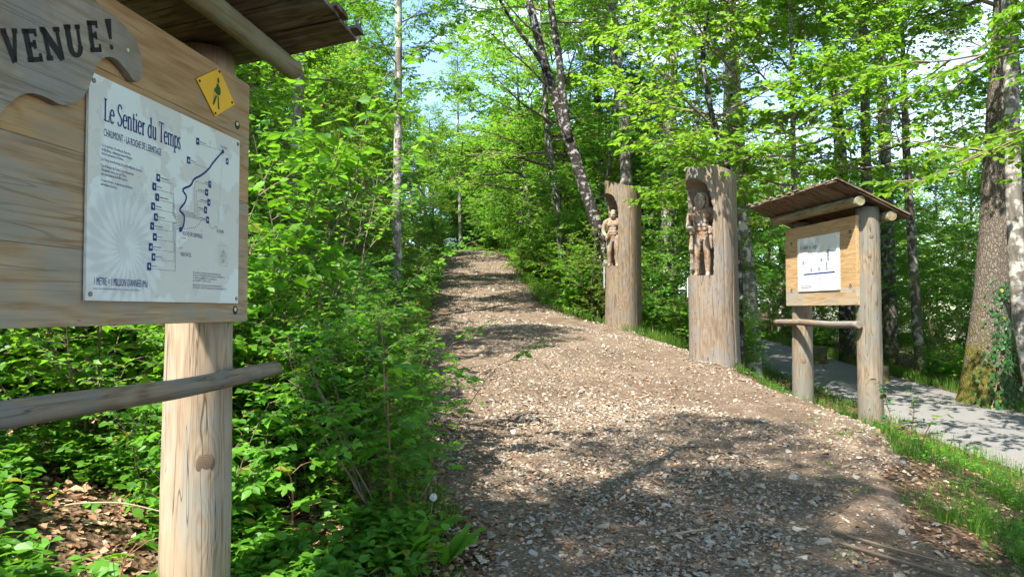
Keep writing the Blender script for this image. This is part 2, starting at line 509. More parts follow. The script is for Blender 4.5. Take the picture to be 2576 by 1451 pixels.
M['green_ink'] = flat('dark_green_print', (.01, .075, .018), .5)
m = N('yellow_enamel')
c = m.mix(m.noise(m.coord(), 9, 3), (.78, .40, .005), (.82, .50, .012))
M['yellow'] = m.done(m.bsdf(c, .35, spec=.5))
M['screw'] = flat('screw_steel', (.22, .2, .17), .45)
M['rust'] = flat('rusty_screw', (.11, .05, .025), .8)
M['brass'] = flat('brass_screw', (.62, .66, .42), .35, .6)
M['plaque'] = flat('white_plaque', (.62, .66, .66), .4)
M['hole'] = flat('bolt_hole', (.05, .035, .02), .9)

def panel_mat(name, ammonite):
    m = N(name)
    co = m.coord()
    x, y, z = m.sep(co)[0], m.sep(co)[1], m.sep(co)[2]
    n = m.noise(co, 2.6, 6, .55, .3)
    col = m.mix(m.ramp(n, [(.44, 0.), (.455, 1.)]), (.68, .74, .70), (.61, .61, .56))
    n2 = m.noise(m.mapping(co, loc=(4, 4, 4)), 3.2, 4, .5)
    col = m.mix(m.ramp(n2, [(.60, 0.), (.61, 1.)]), col, (.69, .73, .68))
    if ammonite:
        dx = m.math('SUBTRACT', x, -.93); dz = m.math('SUBTRACT', z, 1.72)
        r = m.math('SQRT', m.math('ADD', m.math('MULTIPLY', dx, dx), m.math('MULTIPLY', dz, dz)))
        th = m.math('ARCTAN2', dz, dx)
        ribs = m.math('SINE', m.math('ADD', m.math('MULTIPLY', th, 26.), m.math('MULTIPLY', r, 30.)))
        ring = m.math('SINE', m.math('ADD', m.math('MULTIPLY', r, 46.), th))
        p = m.math('ADD', m.math('MULTIPLY', ribs, .5), m.math('ADD', m.math('MULTIPLY', ring, .5), m.math('MULTIPLY', n, 1.2)))
        pat = m.mix(m.ramp(p, [(.25, 0.), (1., 1.)]), (.52, .57, .57), (.68, .73, .72))
        mask = m.math('MULTIPLY', m.ramp(r, [(.21, 1.), (.25, 0.)]), .75)
        col = m.mix(mask, col, pat)
    dirt = m.ramp(m.noise(co, 60, 3, .7), [(.70, 0.), (.76, 1.)])
    col = m.mix(m.math('MULTIPLY', dirt, .35), col, (.3, .3, .27))
    rg = m.ramp(m.noise(co, 7, 4), [(.3, .22), (.7, .42)])
    return m.done(m.bsdf(col, rg, spec=.5))
M['panel'] = panel_mat('map_panel', True)
M['panel2'] = panel_mat('timeline_panel', False)

# ground
m = N('forest_floor')
co = m.coord('Object')
a = m.noise(co, 1.1, 6, .6); b = m.noise(co, 26, 4, .65); c2 = m.voro(co, 28, 'F1', 'Color')
leafy = m.ramp(m.sep(c2)[0], [(0., (.06, .034, .02)), (.4, (.13, .075, .042)), (.7, (.22, .135, .08)), (1., (.33, .23, .15))])
c = m.mix(m.ramp(b, [(.35, 0.), (.6, 1.)]), (.045, .03, .02), leafy)
grn = m.ramp(a, [(.5, 0.), (.62, 1.)])
c = m.mix(m.math('MULTIPLY', grn, .35), c, (.04, .075, .018))
M['floor'] = m.done(m.bsdf(c, .95, m.bump(m.math('ADD', b, m.voro(co, 28)), .9, .03), .1))
m = N('trail_dirt')
co = m.coord('Object')
a = m.noise(co, .9, 6, .6); b = m.noise(co, 38, 5, .7)
vo = m.voro(m.mapping(co, (1, 1, 1)), 34, 'F1', 'Color'); vd = m.voro(co, 34, 'F1')
vo2 = m.voro(co, 15, 'F1', 'Color'); vd2 = m.voro(co, 15, 'F1')
dirt = m.ramp(m.math('ADD', b, m.math('MULTIPLY', m.math('SUBTRACT', m.noise(co, 4, 5, .6), .5), .5)), [(.3, (.075, .05, .034)), (.55, (.16, .115, .08)), (.8, (.27, .21, .155))])
peb = m.ramp(m.sep(vo)[1], [(0., (.11, .078, .055)), (.5, (.24, .19, .14)), (1., (.40, .345, .275))])
msk = m.math('MULTIPLY', m.ramp(vd, [(.30, 1.), (.46, 0.)]), m.ramp(m.sep(vo)[0], [(.25, 0.), (.3, 1.)]))
dens = m.ramp(a, [(.36, .25), (.56, 1.)])
c = m.mix(m.math('MULTIPLY', msk, dens), dirt, peb)
soil = m.ramp(m.noise(m.mapping(co, (1.3, .55, 1), loc=(2, 5, 0)), 1.3, 6, .62), [(.50, 0.), (.62, 1.)])
c = m.mix(m.math('MULTIPLY', soil, .6), c, m.mix(b, (.05, .034, .023), (.13, .092, .063)))
h = m.math('ADD', m.math('MULTIPLY', msk, .7), b)
M['trail'] = m.done(m.bsdf(c, .95, m.bump(h, .8, .02), .1))
m = N('grey_asphalt')
co = m.coord('Object')
b = m.noise(co, 90, 4, .7); a = m.noise(co, 1.2, 5, .6)
c = m.mix(m.ramp(b, [(.35, 0.), (.7, 1.)]), (.12, .116, .11), (.22, .213, .205))
c = m.mix(m.math('MULTIPLY', m.ramp(a, [(.45, 0.), (.65, 1.)]), .35), c, (.14, .13, .12))
M['road'] = m.done(m.bsdf(c, .9, m.bump(b, .4, .006), .2))
m = N('limestone')
co = m.coord('Object')
lr = m.attr('lr')
rnd = m.math('FRACT', m.math('ADD', lr, m.info('Random')))
c = m.ramp(rnd, [(0., (.13, .10, .075)), (.35, (.22, .18, .135)), (.7, (.29, .25, .20)), (.93, (.40, .36, .305)), (1., (.32, .22, .125))])
c = m.mix(m.ramp(m.noise(co, 30, 4, .6), [(.4, 0.), (.7, .5)]), c, (.25, .2, .15))
M['stone'] = m.done(m.bsdf(c, .85, m.bump(m.noise(co, 60, 4), .3, .004), .2))
# ------------------------------------------------------------------ the setting: ground, trail, road
def axis_pts(lo, a, b, hi, fine, grow=1.16):
    mid = list(np.arange(a, b + 1e-6, fine))
    s, x, left = fine, a, []
    while x > lo: s *= grow; x -= s; left.append(max(x, lo))
    s, x, right = fine, b, []
    while x < hi: s *= grow; x += s; right.append(min(x, hi))
    return np.array(sorted(left) + mid + right)
gx = axis_pts(-140, -6, 11, 160, .17); gy = axis_pts(-60, .5, 26, 260, .19)
X, Y = np.meshgrid(gx, gy, indexing='ij')
Z = terrain(X, Y)
idx = np.arange(X.size).reshape(X.shape)
q = np.stack([idx[:-1, :-1], idx[1:, :-1], idx[1:, 1:], idx[:-1, 1:]], -1).reshape(-1, 4)
ground = struct(obj('ground', np_mesh('ground', np.stack([X, Y, Z], -1).reshape(-1, 3), [q], smooth=True), M['floor']))
tag(ground, 'brown leaf-strewn forest floor sloping up beside the trail', None, kind='structure')

ty = np.concatenate([np.arange(-8, 24, .16), np.arange(24, 62, .4)])
ts = np.linspace(0, 1, 44)
rng = np.random.default_rng(5)
el = XL(ty) + .10 * np.sin(ty * 1.9) + .07 * np.sin(ty * 4.3 + 1) - .12
er = XR(ty) + .12 * np.sin(ty * 1.6 + 2) + .07 * np.sin(ty * 4.9) + .15
TX = el[:, None] + (er - el)[:, None] * ts[None]
TY = np.repeat(ty[:, None], len(ts), 1)
edge = np.minimum(ts, 1 - ts)[None] * (er - el)[:, None]
TZ = terrain(TX, TY) + np.where(edge < .25, -.035 + .055 * edge / .25, .02) + .008 * wob(TX, TY, 5.1, .7)
idx = np.arange(TX.size).reshape(TX.shape)
q = np.stack([idx[:-1, :-1], idx[:-1, 1:], idx[1:, 1:], idx[1:, :-1]], -1).reshape(-1, 4)
trail = struct(obj('trail', np_mesh('trail', np.stack([TX, TY, TZ], -1).reshape(-1, 3), [q], smooth=True), M['trail']))
tag(trail, 'stony brown dirt trail climbing straight into the wood', None, kind='structure')
def trail_z(x, y):
    return terrain(x, y) + .02

ry = np.arange(-40, 120, .5)
rs = np.array([0, .04, .3, .5, .7, .96, 1.])
RX = ROAD0 + (ROAD1 - ROAD0) * rs[None] + .05 * np.sin(ry * .9)[:, None] + np.where(ry > 30, (ry - 30) ** 2 * .0, 0)[:, None]
RY = np.repeat(ry[:, None], len(rs), 1)
RZ = road_z(RY) + np.array([-.05, .012, .03, .035, .03, .012, -.05])[None]
idx = np.arange(RX.size).reshape(RX.shape)
q = np.stack([idx[:-1, :-1], idx[:-1, 1:], idx[1:, 1:], idx[1:, :-1]], -1).reshape(-1, 4)
road = struct(obj('road', np_mesh('road', np.stack([RX, RY, RZ], -1).reshape(-1, 3), [q], smooth=True), M['road']))
tag(road, 'narrow grey asphalt road dappled with shade below the trail', None, kind='structure')
# ------------------------------------------------------------------ serif lettering
def arc(cx, cy, rx, ry, a0, a1, n=14):
    return [(cx + rx * math.cos(math.radians(a0 + (a1 - a0) * i / n)), cy + ry * math.sin(math.radians(a0 + (a1 - a0) * i / n))) for i in range(n + 1)]
def glyph(c, TK, TN):
    """strokes as (points, width or None for a broad nib) and the advance"""
    S = []
    v = lambda x, y0, y1, w=None: S.append(([(x, y0), (x, y1)], w or TK))
    h = lambda x0, x1, y, w=None: S.append(([(x0, y), (x1, y)], w or TN))
    l = lambda pts, w=None: S.append((pts, w))
    t = TN / 2
    if c == 'V': l([(.12, 1 - t), (.43, .0)], TK); l([(.43, .02), (.72, 1 - t)], TN * 1.25); h(-.02, .28, 1 - t); h(.58, .86, 1 - t); return S, .86
    if c == 'E': v(.17, 0, 1); h(0, .64, 1 - t); h(.17, .52, .53); h(0, .70, t); v(.62, .76, 1, TN); v(.50, .40, .66, TN); v(.68, 0, .26, TN); return S, .78
    if c == 'N': v(.14, 0, 1, TN * 1.15); l([(.10, 1 - t), (.74, .02)], TK); v(.74, 0, 1, TN * 1.15); h(0, .30, t); h(.58, .88, 1 - t); h(-.02, .2, 1 - t); return S, .92
    if c == 'U': l([(.18, 1)] + [(.18, .34)] + arc(.45, .34, .27, .30, 180, 360), None); v(.72, .34, 1, TN * 1.1); h(0, .36, 1 - t); h(.58, .86, 1 - t); return S, .9
    if c == '!': S.append(([(.12, 1), (.12, .65), (.12, .34)], 'taper')); S.append((arc(.12, .09, .045, .045, 0, 360, 10), .09)); return S, .3
    if c == 'L': v(.17, 0, 1); h(0, .34, 1 - t); h(0, .62, t); v(.60, 0, .28, TN); return S, .70
    if c == 'T': v(.36, 0, 1); h(0, .72, 1 - t); v(.02, .76, 1, TN); v(.70, .76, 1, TN); h(.2, .52, t); return S, .74
    if c == 'S': l(arc(.30, .74, .22, .24, 20, 200, 12) + [(.2, .58), (.34, .48), (.47, .38)] + arc(.28, .27, .24, .25, 25, -160, 12)); return S, .66
    if c == 'e': l(arc(.27, .31, .22, .30, 8, 318, 20)); h(.08, .48, .36); return S, .56
    if c == 's': l(arc(.21, .46, .14, .15, 25, 200, 8) + [(.2, .33), (.30, .25)] + arc(.20, .16, .15, .15, 20, -160, 8)); return S, .44
    if c in 'nm':
        v(.13, 0, .62); h(0, .13, .60); h(.02, .25, t)
        l([(.13, .42)] + arc(.30, .42, .17, .19, 170, 0, 8) + [(.47, 0)]); h(.36, .59, t)
        if c == 'm': l([(.47, .42)] + arc(.64, .42, .17, .19, 170, 0, 8) + [(.81, 0)]); h(.70, .93, t); return S, .96
        return S, .62
    if c == 'u': v(.13, .2, .62); h(0, .13, .60); l([(.13, .22)] + arc(.29, .2, .16, .18, 180, 330, 8)); v(.47, 0, .62); h(.34, .47, .60); h(.47, .59, t); return S, .62
    if c == 't': v(.17, .14, .84); h(0, .36, .60); l(arc(.28, .14, .11, .12, 180, 320, 6)); return S, .4
    if c == 'i': v(.13, 0, .62); h(0, .13, .60); h(0, .27, t); S.append((arc(.12, .84, .04, .04, 0, 360, 8), .08)); return S, .32
    if c == 'r': v(.13, 0, .62); h(0, .13, .60); h(.0, .28, t); l(arc(.29, .42, .16, .17, 170, 50, 6)); return S, .44
    if c == 'd': v(.46, 0, 1); h(.32, .46, .98); h(.46, .58, t); l(arc(.27, .31, .2, .30, 20, 340, 18)); return S, .62
    if c == 'p': v(.13, -.28, .62); h(0, .13, .60); h(0, .27, -.28 + t); l(arc(.32, .31, .2, .30, 160, -160, 18)); return S, .6
    return S, .3
def stroke_mesh(mb, S, TK, TN, fn, y):
    for pts, w in S:
        P = np.array(pts, float)
        d = np.gradient(P, axis=0) if len(P) > 2 else np.repeat((P[1] - P[0])[None], 2, 0)
        d = unit(d)
        nrm = np.stack([-d[:, 1], d[:, 0]], -1)
        if w is None: wd = TN + (TK - TN) * np.abs(d[:, 1]) ** 1.5
        elif w == 'taper': wd = np.linspace(TK * 1.15, TN * .8, len(P))
        else: wd = np.full(len(P), w)
        A = P + nrm * wd[:, None] / 2; B = P - nrm * wd[:, None] / 2
        V = []
        for p in list(A) + list(B):
            x, z = fn(p[0], p[1]); V.append((x, y, z))
        n = len(P); i = np.arange(n - 1)
        mb.add(V, np.stack([i, i + n, i + n + 1, i + 1], -1))
def serif_line(mb, text, x0, x1, z, hgt, y, TK=.15, TN=.05):
    tot = sum(.32 if ch == ' ' else glyph(ch, TK, TN)[1] for ch in text)
    k = (x1 - x0) / tot; x = x0
    for ch in text:
        if ch == ' ': x += .32 * k; continue
        S, a = glyph(ch, TK, TN)
        stroke_mesh(mb, S, TK, TN, lambda px, pz: (x + px * k, z + pz * hgt), y)
        x += a * k

def text_mesh(lines, y):
    """lines: (text, x, baseline z, cap height, width or None) -> one printed mesh facing -Y"""
    mb = MB()
    for s, x, z, hgt, wdt in lines:
        cu = bpy.data.curves.new('print', 'FONT'); cu.body = s; cu.size = 1; cu.resolution_u = 2
        o = bpy.data.objects.new('print', cu); COL.objects.link(o)
        bpy.context.view_layer.update()
        me = bpy.data.meshes.new_from_object(o.evaluated_get(bpy.context.evaluated_depsgraph_get()))
        n = len(me.vertices)
        if n:
            co = np.empty(n * 3); me.vertices.foreach_get('co', co); co = co.reshape(-1, 3)
            k = hgt / .72
            kx = k * .62 if wdt is None else wdt / max(1e-6, co[:, 0].max())
            me.calc_loop_triangles()
            tri = np.array([t.vertices[:] for t in me.loop_triangles])
            mb.add(np.stack([x + co[:, 0] * kx, np.full(n, y), z + co[:, 1] * k], -1), tri)
        bpy.data.objects.remove(o); bpy.data.meshes.remove(me); bpy.data.curves.remove(cu)
    return mb.mesh('print')
def bar(mb, x0, z0, x1, z1, w, y):
    d = np.array([x1 - x0, z1 - z0]); L = np.linalg.norm(d)
    if L < 1e-6: return
    n = np.array([-d[1], d[0]]) / L * w / 2
    mb.add([(x0 + n[0], y, z0 + n[1]), (x0 - n[0], y, z0 - n[1]), (x1 - n[0], y, z1 - n[1]), (x1 + n[0], y, z1 + n[1])], np.array([[0, 1, 2, 3]]))
def polyl(mb, pts, w, y):
    P = np.array(pts, float); d = unit(np.gradient(P, axis=0)); n = np.stack([-d[:, 1], d[:, 0]], -1) * w / 2
    A, B = P + n, P - n; k = len(P); i = np.arange(k - 1)
    mb.add([(p[0], y, p[1]) for p in list(A) + list(B)], np.stack([i, i + k, i + k + 1, i + 1], -1))
def quad(mb, x0, z0, x1, z1, y): mb.add([(x0, y, z0), (x1, y, z0), (x1, y, z1), (x0, y, z1)], np.array([[0, 1, 2, 3]]))
def smooth_poly(pts, n=6):
    P = np.array(pts, float); out = []
    P4 = np.concatenate([P[:1], P, P[-1:]])
    for i in range(len(P) - 1):
        p0, p1, p2, p3 = P4[i:i + 4]
        for t in np.linspace(0, 1, n, endpoint=False):
            out.append(.5 * (2 * p1 + (p2 - p0) * t + (2 * p0 - 5 * p1 + 4 * p2 - p3) * t * t + (3 * p1 - p0 - 3 * p2 + p3) * t ** 3))
    out.append(P[-1]); return [tuple(p) for p in out]
def disc_mesh(name, x, z, y, r, th=.004, n=12):
    return poly_mesh(name, [(x + r * math.cos(a), z + r * math.sin(a)) for a in np.linspace(0, 2 * np.pi, n, endpoint=False)], y - th, y)

# ------------------------------------------------------------------ roofed sign boards
def sign_body(root, zb, L, z0, z1, seams, posts, post_r, post_mat, board_mats, rail, purlins, roof, seed):
    """board planks, posts, rail, purlins and roof planks common to both signs; mesh coordinates keep world heights"""
    P = lambda name, me, mat, parent=root, **kw: obj(name, me, mat, parent, **kw)
    base = (0, 0, -zb)
    rg = np.random.default_rng(seed)
    brd = bpy.data.objects.new('board', None); COL.objects.link(brd); brd.parent = root; brd.location = base
    zs = [z0] + seams + [z1]
    for i, (a, b) in enumerate(zip(zs[:-1], zs[1:])):
        me = plank_mesh('plank', -L + rg.uniform(-.004, .004), 0 + rg.uniform(-.003, .003), 0 + rg.uniform(0, .002), .05, a + .0004, b - .0004, .0003, 8, 0, .0016, seed + i)
        obj('plank', me, board_mats[min(i, len(board_mats) - 1)], brd)
    for (u, f, gz, top, lean, r0) in posts:
        me = post_mesh('post', [(u + lean, -f, gz - .35), (u + lean * .6, -f, gz + .6), (u + lean * .2, -f, 1.5), (u, -f, top)], [r0 * 1.07, r0 * 1.05, r0, r0 * .97], 28, .02, rg, sub=8)
        P('post', me, post_mat, loc=base)
    u0, u1, f, z, r = rail
    me = post_mesh('rail', [(u0, -f, z), (u0 + (u1 - u0) * .35, -f - .006, z + .012), (u0 + (u1 - u0) * .7, -f + .004, z - .008), (u1, -f, z + .005)], [r * .98, r * 1.02, r * .98, r * 1.0], 18, .07, rg, sub=8)
    P('rail', me, M['wood_rail'], loc=base)
    for (a, b, f, z, r) in purlins:
        me = post_mesh('purlin', [(a, -f, z), ((a + b) / 2, -f, z + .006), (b, -f, z)], [r * 1.03, r, r * .95], 18, .035, rg, sub=8)
        P('purlin', me, M['wood_purlin'], loc=base)
    ua, ub, f_front, f_back, zf, slope, pw = roof
    ro = bpy.data.objects.new('roof', None); COL.objects.link(ro); ro.parent = root
    ro.location = (0, -f_front, zf - zb); ro.rotation_euler = (-math.atan(slope), 0, 0)
    ln = (f_front - f_back) * math.sqrt(1 + slope ** 2)
    n = int(round((ub - ua) / pw))
    pw = (ub - ua) / n
    for layer in (0, 1):
        for i in range(n + (0 if layer == 0 else 1)):
            c = ua + pw * (i + (.5 if layer == 0 else 0))
            wd = pw * (.96 if layer == 0 else .62)
            x0, x1 = max(ua - (.0 if layer == 0 else .012), c - wd / 2), min(ub + (0. if layer == 0 else .012), c + wd / 2)
            if x1 - x0 < .05: continue
            e0 = rg.uniform(-.02, .025) + (0 if layer == 0 else -.015)
            me = roof_plank(x1 - x0, ln + rg.uniform(-.03, .03), .026 if layer == 0 else .03, layer, rg)
            o = obj('plank', me, M['wood_roof'], ro)
            o.location = ((x0 + x1) / 2, e0, .0 if layer == 0 else .027)
            o.rotation_euler = (0, rg.normal(0, .008), rg.normal(0, .008))
    return base
def roof_plank(w, L, t, layer, rg):
    """slab-cut board: flat below, rounded and uneven above, wavy long edges; runs along +Y from the eave"""
    k, sdv = 9, 7
    V = []
    ph = rg.uniform(0, 6, 4)
    for j in range(k + 1):
        y = L * j / k
        cx = .006 * math.sin(y * 5 + ph[0]); ww = w * (1 + .04 * math.sin(y * 7 + ph[1]))
        ring = [(-ww / 2 + cx, y, 0), (ww / 2 + cx, y, 0)]
        for i in range(sdv):
            a = math.pi * i / (sdv - 1)
            ring.append((cx + math.cos(a) * ww / 2, y, .008 + (t - .008) * (math.sin(a) ** .6 if 0 < a < math.pi - 1e-3 else 0) * (1 + .12 * math.sin(y * 9 + i + ph[2]))))
        V.append(ring)
    m_ = sdv + 2
    V = np.array(V).reshape(-1, 3)
    idx = np.arange((k + 1) * m_).reshape(k + 1, m_)
    q = np.stack([idx[:-1], np.roll(idx[:-1], -1, 1), np.roll(idx[1:], -1, 1), idx[1:]], -1).reshape(-1, 4)
    me = np_mesh('plank', V, [q[:, ::-1], idx[0][None], idx[-1][::-1][None]])
    bm = bmesh.new(); bm.from_mesh(me); bmesh.ops.recalc_face_normals(bm, faces=bm.faces); bm.to_mesh(me); bm.free()
    return me

# ---- the near sign
ZB = tz(-1.5, 3.5)
sg = thing('trail_sign', 'large roofed wooden welcome sign with a map panel, close by at left', 'sign', (-1.283, 3.55, ZB), math.atan2(.9923, .1238), 'roofed trail signs')
base = sign_body(sg, ZB, 2.15, 1.446, 2.60, [1.70, 2.02, 2.33],
    [(-.075, -.20, ZB, 2.74, -.03, .148), (-2.0, -.20, tz(-1.7, 1.7), 2.74, .0, .148)], .15, M['wood_post'],
    [M['wood_board_grey'], M['wood_board_grey'], M['wood_board'], M['wood_board']],
    (-2.45, .225, .038, 1.195, .039), [(-2.5, .215, .125, 2.742, .054), (-2.5, .2, -.36, 2.672, .054)],
    (-2.55, .17, .505, -.56, 2.862, .158, .27), 21)
PB = base
nb_px = [(-1.14, 2.537), (-1.112, 2.527), (-1.068, 2.522), (-1.039, 2.521), (-.993, 2.511), (-.948, 2.494), (-.912, 2.47), (-.89, 2.436), (-.879, 2.387), (-.886, 2.355), (-.908, 2.332), (-.935, 2.331), (-.963, 2.348), (-.998, 2.365), (-1.028, 2.374), (-1.061, 2.372), (-1.092, 2.356), (-1.115, 2.334), (-1.134, 2.30), (-1.152, 2.257), (-1.17, 2.22), (-1.191, 2.193), (-1.22, 2.169), (-1.258, 2.15), (-1.288, 2.142), (-1.318, 2.145), (-1.354, 2.148), (-1.391, 2.146), (-1.424, 2.136), (-1.453, 2.119), (-1.481, 2.093), (-1.516, 2.049), (-1.56, 2.0), (-1.64, 1.95), (-1.75, 1.93), (-1.86, 1.95), (-1.94, 2.03), (-1.98, 2.14), (-1.95, 2.26), (-1.85, 2.36), (-1.70, 2.45), (-1.50, 2.52), (-1.30, 2.55)]
nb = obj('name_board', poly_mesh('name_board', smooth_poly(nb_px, 3), -.030, -.0015), M['wood_name'], sg, loc=PB)
bv = nb.modifiers.new('bevel', 'BEVEL'); bv.width = .003; bv.segments = 2; bv.limit_method = 'ANGLE'
mb = MB()
TKV, TNV = .27, .15
for ch, (bx, bz), (tx, tzz), wd in [('V', (-1.497, 2.203), (-1.523, 2.292), .072), ('E', (-1.420, 2.230), (-1.448, 2.320), .082), ('N', (-1.347, 2.260), (-1.379, 2.352), .094), ('U', (-1.258, 2.303), (-1.283, 2.397), .088), ('E', (-1.158, 2.352), (-1.181, 2.450), .076), ('!', (-1.066, 2.393), (-1.090, 2.492), .11)]:
    S, a = glyph(ch, TKV, TNV)
    up = np.array([tx - bx, tzz - bz]); hgt = np.linalg.norm(up)
    rot = math.radians(21)
    ex = np.array([math.cos(rot), math.sin(rot)]) * wd
    fn = lambda px, pz: (bx + ex[0] * px + up[0] * pz, bz + ex[1] * px + up[1] * pz)
    stroke_mesh(mb, S, TKV, TNV, fn, -.0318)
obj('lettering', mb.mesh('lettering'), M['ink'], nb)
obj('screw', disc_mesh('screw', -.971, 2.427, -.0305, .006), M['brass'], nb)

# map panel
PY = -.0145
pn = obj('map_panel', poly_mesh('map_panel', [(-1.139, 1.532), (-.121, 1.532), (-.121, 2.298), (-1.139, 2.298)], -.013, -.0035), M['panel'], sg, loc=PB)
mb = MB(); serif_line(mb, 'Le Sentier du Temps', -1.066, -.606, 2.150, .078, PY, .15, .055)
obj('title', mb.mesh('title'), M['blue_ink'], pn)
obj('subtitle', text_mesh([("CHAUMONT - LA ROCHE DE L'ERMITAGE", -1.066, 2.098, .027, .33)], PY), M['blue_ink'], pn)
L_ = [("Il y a environ 15 milliards d'années,", 2.060), ("le Big Bang - explosion extraordinaire -", 2.046), ("donna naissance à l'Univers.", 2.032), ("La Terre s'est formée, il y a 4,5 milliards d'années.", 2.012), ("Par le Sentier du Temps, vous découvrirez", 1.990), ("l'évolution de la vie sur Terre,", 1.976), ("sur une distance de 4'500 mètres.", 1.962), ("A cette échelle, un grand pas représente", 1.940), ("un million d'années.", 1.926)]
obj('body_text', text_mesh([(s, -1.074, z, .0105, len(s) * .0042) for s, z in L_], PY), M['blue_ink'], pn)
obj('scale_text', text_mesh([("1 MÈTRE = 1 MILLION D'ANNÉES (Ma)", -1.104, 1.586, .027, .295), ("Une brochure illustrée est à votre disposition", -1.104, 1.571, .006, .25)], PY), M['blue_ink'], pn)
L2 = [("En une heure, le sentier relie l'arrivée du funiculaire", 1.655), ("de Chaumont à la Roche de l'Ermitage (suivre le balisage bleu).", 1.644), ("Là, plusieurs possibilités vous sont proposées", 1.633), ("pour rejoindre La Coudre. (45 min.)", 1.622), ("Cette promenade vous fera découvrir les points principaux", 1.603), ("de l'évolution, grâce à 17 sculptures en bois et un panneau final.", 1.592)]
obj('note_text', text_mesh([(s, -.505, z, .0085, len(s) * .0041) for s, z in L2], PY), M['blue_ink'], pn)
obj('place_names', text_mesh([("CHAUMONT", -.30, 2.228, .012, .062), ("ROCHE DE L'ERMITAGE", -.585, 1.806, .017, .15), ("LA COUDRE", -.32, 1.845, .015, .06), ("NEUCHÂTEL", -.596, 1.720, .017, .078), ("Arrivée", -.585, 1.791, .009, None), ("Gare CFF", -.61, 1.748, .008, None)], PY), M['blue_ink'], pn)
route = smooth_poly([(-.275, 2.214), (-.32, 2.178), (-.364, 2.141), (-.392, 2.113), (-.45, 2.075), (-.505, 2.048), (-.53, 2.018), (-.586, 1.991), (-.562, 1.968), (-.572, 1.94), (-.607, 1.905), (-.578, 1.889), (-.574, 1.866), (-.583, 1.838), (-.60, 1.826)], 5)
mb = MB(); polyl(mb, route, .0085, PY - .0004)
for cx_, cz_, r_ in [(-.60, 1.826, .011), (-.275, 2.214, .009)]:
    mb.add([(cx_ + r_ * math.cos(a), PY - .0006, cz_ + r_ * math.sin(a)) for a in np.linspace(0, 2 * np.pi, 12, endpoint=False)], np.arange(12)[None])
obj('route_line', mb.mesh('route_line'), M['blue_ink'], pn)
icons_l = [(-.753, 2.009), (-.777, 1.971), (-.758, 1.933), (-.783, 1.895), (-.765, 1.856), (-.787, 1.819), (-.769, 1.779), (-.794, 1.739), (-.776, 1.702), (-.801, 1.665)]
icons_r = [(-.382, 2.047), (-.407, 2.008), (-.388, 1.967), (-.414, 1.931), (-.396, 1.89)]
icons_t = [(-.482, 2.213), (-.548, 2.119), (-.237, 2.177)]
rg = np.random.default_rng(3)
lines = MB()
for k, (x, z) in enumerate(icons_l):
    kx = -.655 + .006 * (k % 5) ; tz_ = 1.88 - .006 * k
    bar(lines, x + .012, z - .008, kx, z - .008, .0013, PY); bar(lines, kx, z - .008, kx, tz_, .0013, PY); bar(lines, kx, tz_, -.58, tz_ + .002, .0013, PY)
for k, (x, z) in enumerate(icons_r):
    kx = -.50 + .012 * k; tz_ = 1.905 - .005 * k
    bar(lines, x - .012, z - .006, kx, z - .006, .0013, PY); bar(lines, kx, z - .006, kx, tz_, .0013, PY); bar(lines, kx, tz_, -.60, tz_, .0013, PY)
bar(lines, -.47, 2.205, -.28, 2.216, .0013, PY); bar(lines, -.536, 2.112, -.395, 2.112, .0013, PY)
for k in range(40):
    z = 2.205 - k * .0082; bar(lines, -.278 - .0008 * k, z, -.278 - .0008 * k, z - .0045, .0016, PY)
dash = smooth_poly([(-.60, 1.826), (-.54, 1.838), (-.48, 1.852), (-.44, 1.885), (-.40, 1.885), (-.36, 1.855), (-.335, 1.87), (-.311, 1.866)], 8)
for a, b in list(zip(dash[:-1], dash[1:]))[::2]: bar(lines, a[0], a[1], b[0], b[1], .003, PY)
for (cx_, cz_, r_) in [(-.262, 1.742, .022), (-.262, 1.742, .019)]:
    polyl(lines, [(cx_ + r_ * math.cos(a), cz_ + r_ * 1.1 * math.sin(a)) for a in np.linspace(0, 2 * np.pi, 20)], .0012, PY)
bar(lines, -.262, 1.71, -.262, 1.775, .002, PY); bar(lines, -.284, 1.742, -.24, 1.742, .001, PY)
for a in [(-.298, 1.70, -.226, 1.70), (-.298, 1.79, -.226, 1.79), (-.298, 1.70, -.298, 1.79), (-.226, 1.70, -.226, 1.79), (-.29, 1.712, -.234, 1.712)]: bar(lines, *a, .001, PY)
for x, z in icons_l + icons_t[:2]:
    for j in range(int(rg.integers(7, 13))):
        bar(lines, x + .016 + j * .0048, z + .001 + rg.uniform(0, .002), x + .0185 + j * .0048, z + .003, .0045, PY)
for x, z in icons_r:
    for j in range(int(rg.integers(6, 12))):
        bar(lines, x - .0185 - j * .0048, z + .002, x - .016 - j * .0048, z + .003, .0045, PY)
obj('guide_lines', lines.mesh('guide_lines'), M['line_ink'], pn)['kind'] = 'stuff'
for x, z in icons_l + icons_r + icons_t:
    mb = MB(); quad(mb, x - .0115, z - .0145, x + .0115, z + .0145, PY - .0003)
    ic = obj('icon', mb.mesh('icon'), M['blue_ink'], pn)
sil = MB()
for x, z in icons_l + icons_r + icons_t:
    n_ = 9; rr = rg.uniform(.25, 1, n_) * .008; aa = np.linspace(0, 2 * np.pi, n_, endpoint=False)
    ctr = [(x, PY - .0006, z)]
    sil.add(ctr + [(x + r * math.cos(a) * .8, PY - .0006, z + r * math.sin(a) * 1.2) for r, a in zip(rr, aa)], np.stack([np.zeros(n_, int), np.arange(n_) + 1, (np.arange(n_) + 1) % n_ + 1], -1))
obj('icon_figures', sil.mesh('icon_figures'), M['white_ink'], pn)['kind'] = 'stuff'
for x, z in [(-1.118, 2.272), (-.14, 2.278), (-1.118, 1.554), (-.14, 1.554)]:
    obj('screw', disc_mesh('screw', x, z, -.0128, .0085, .004), M['screw'], pn)
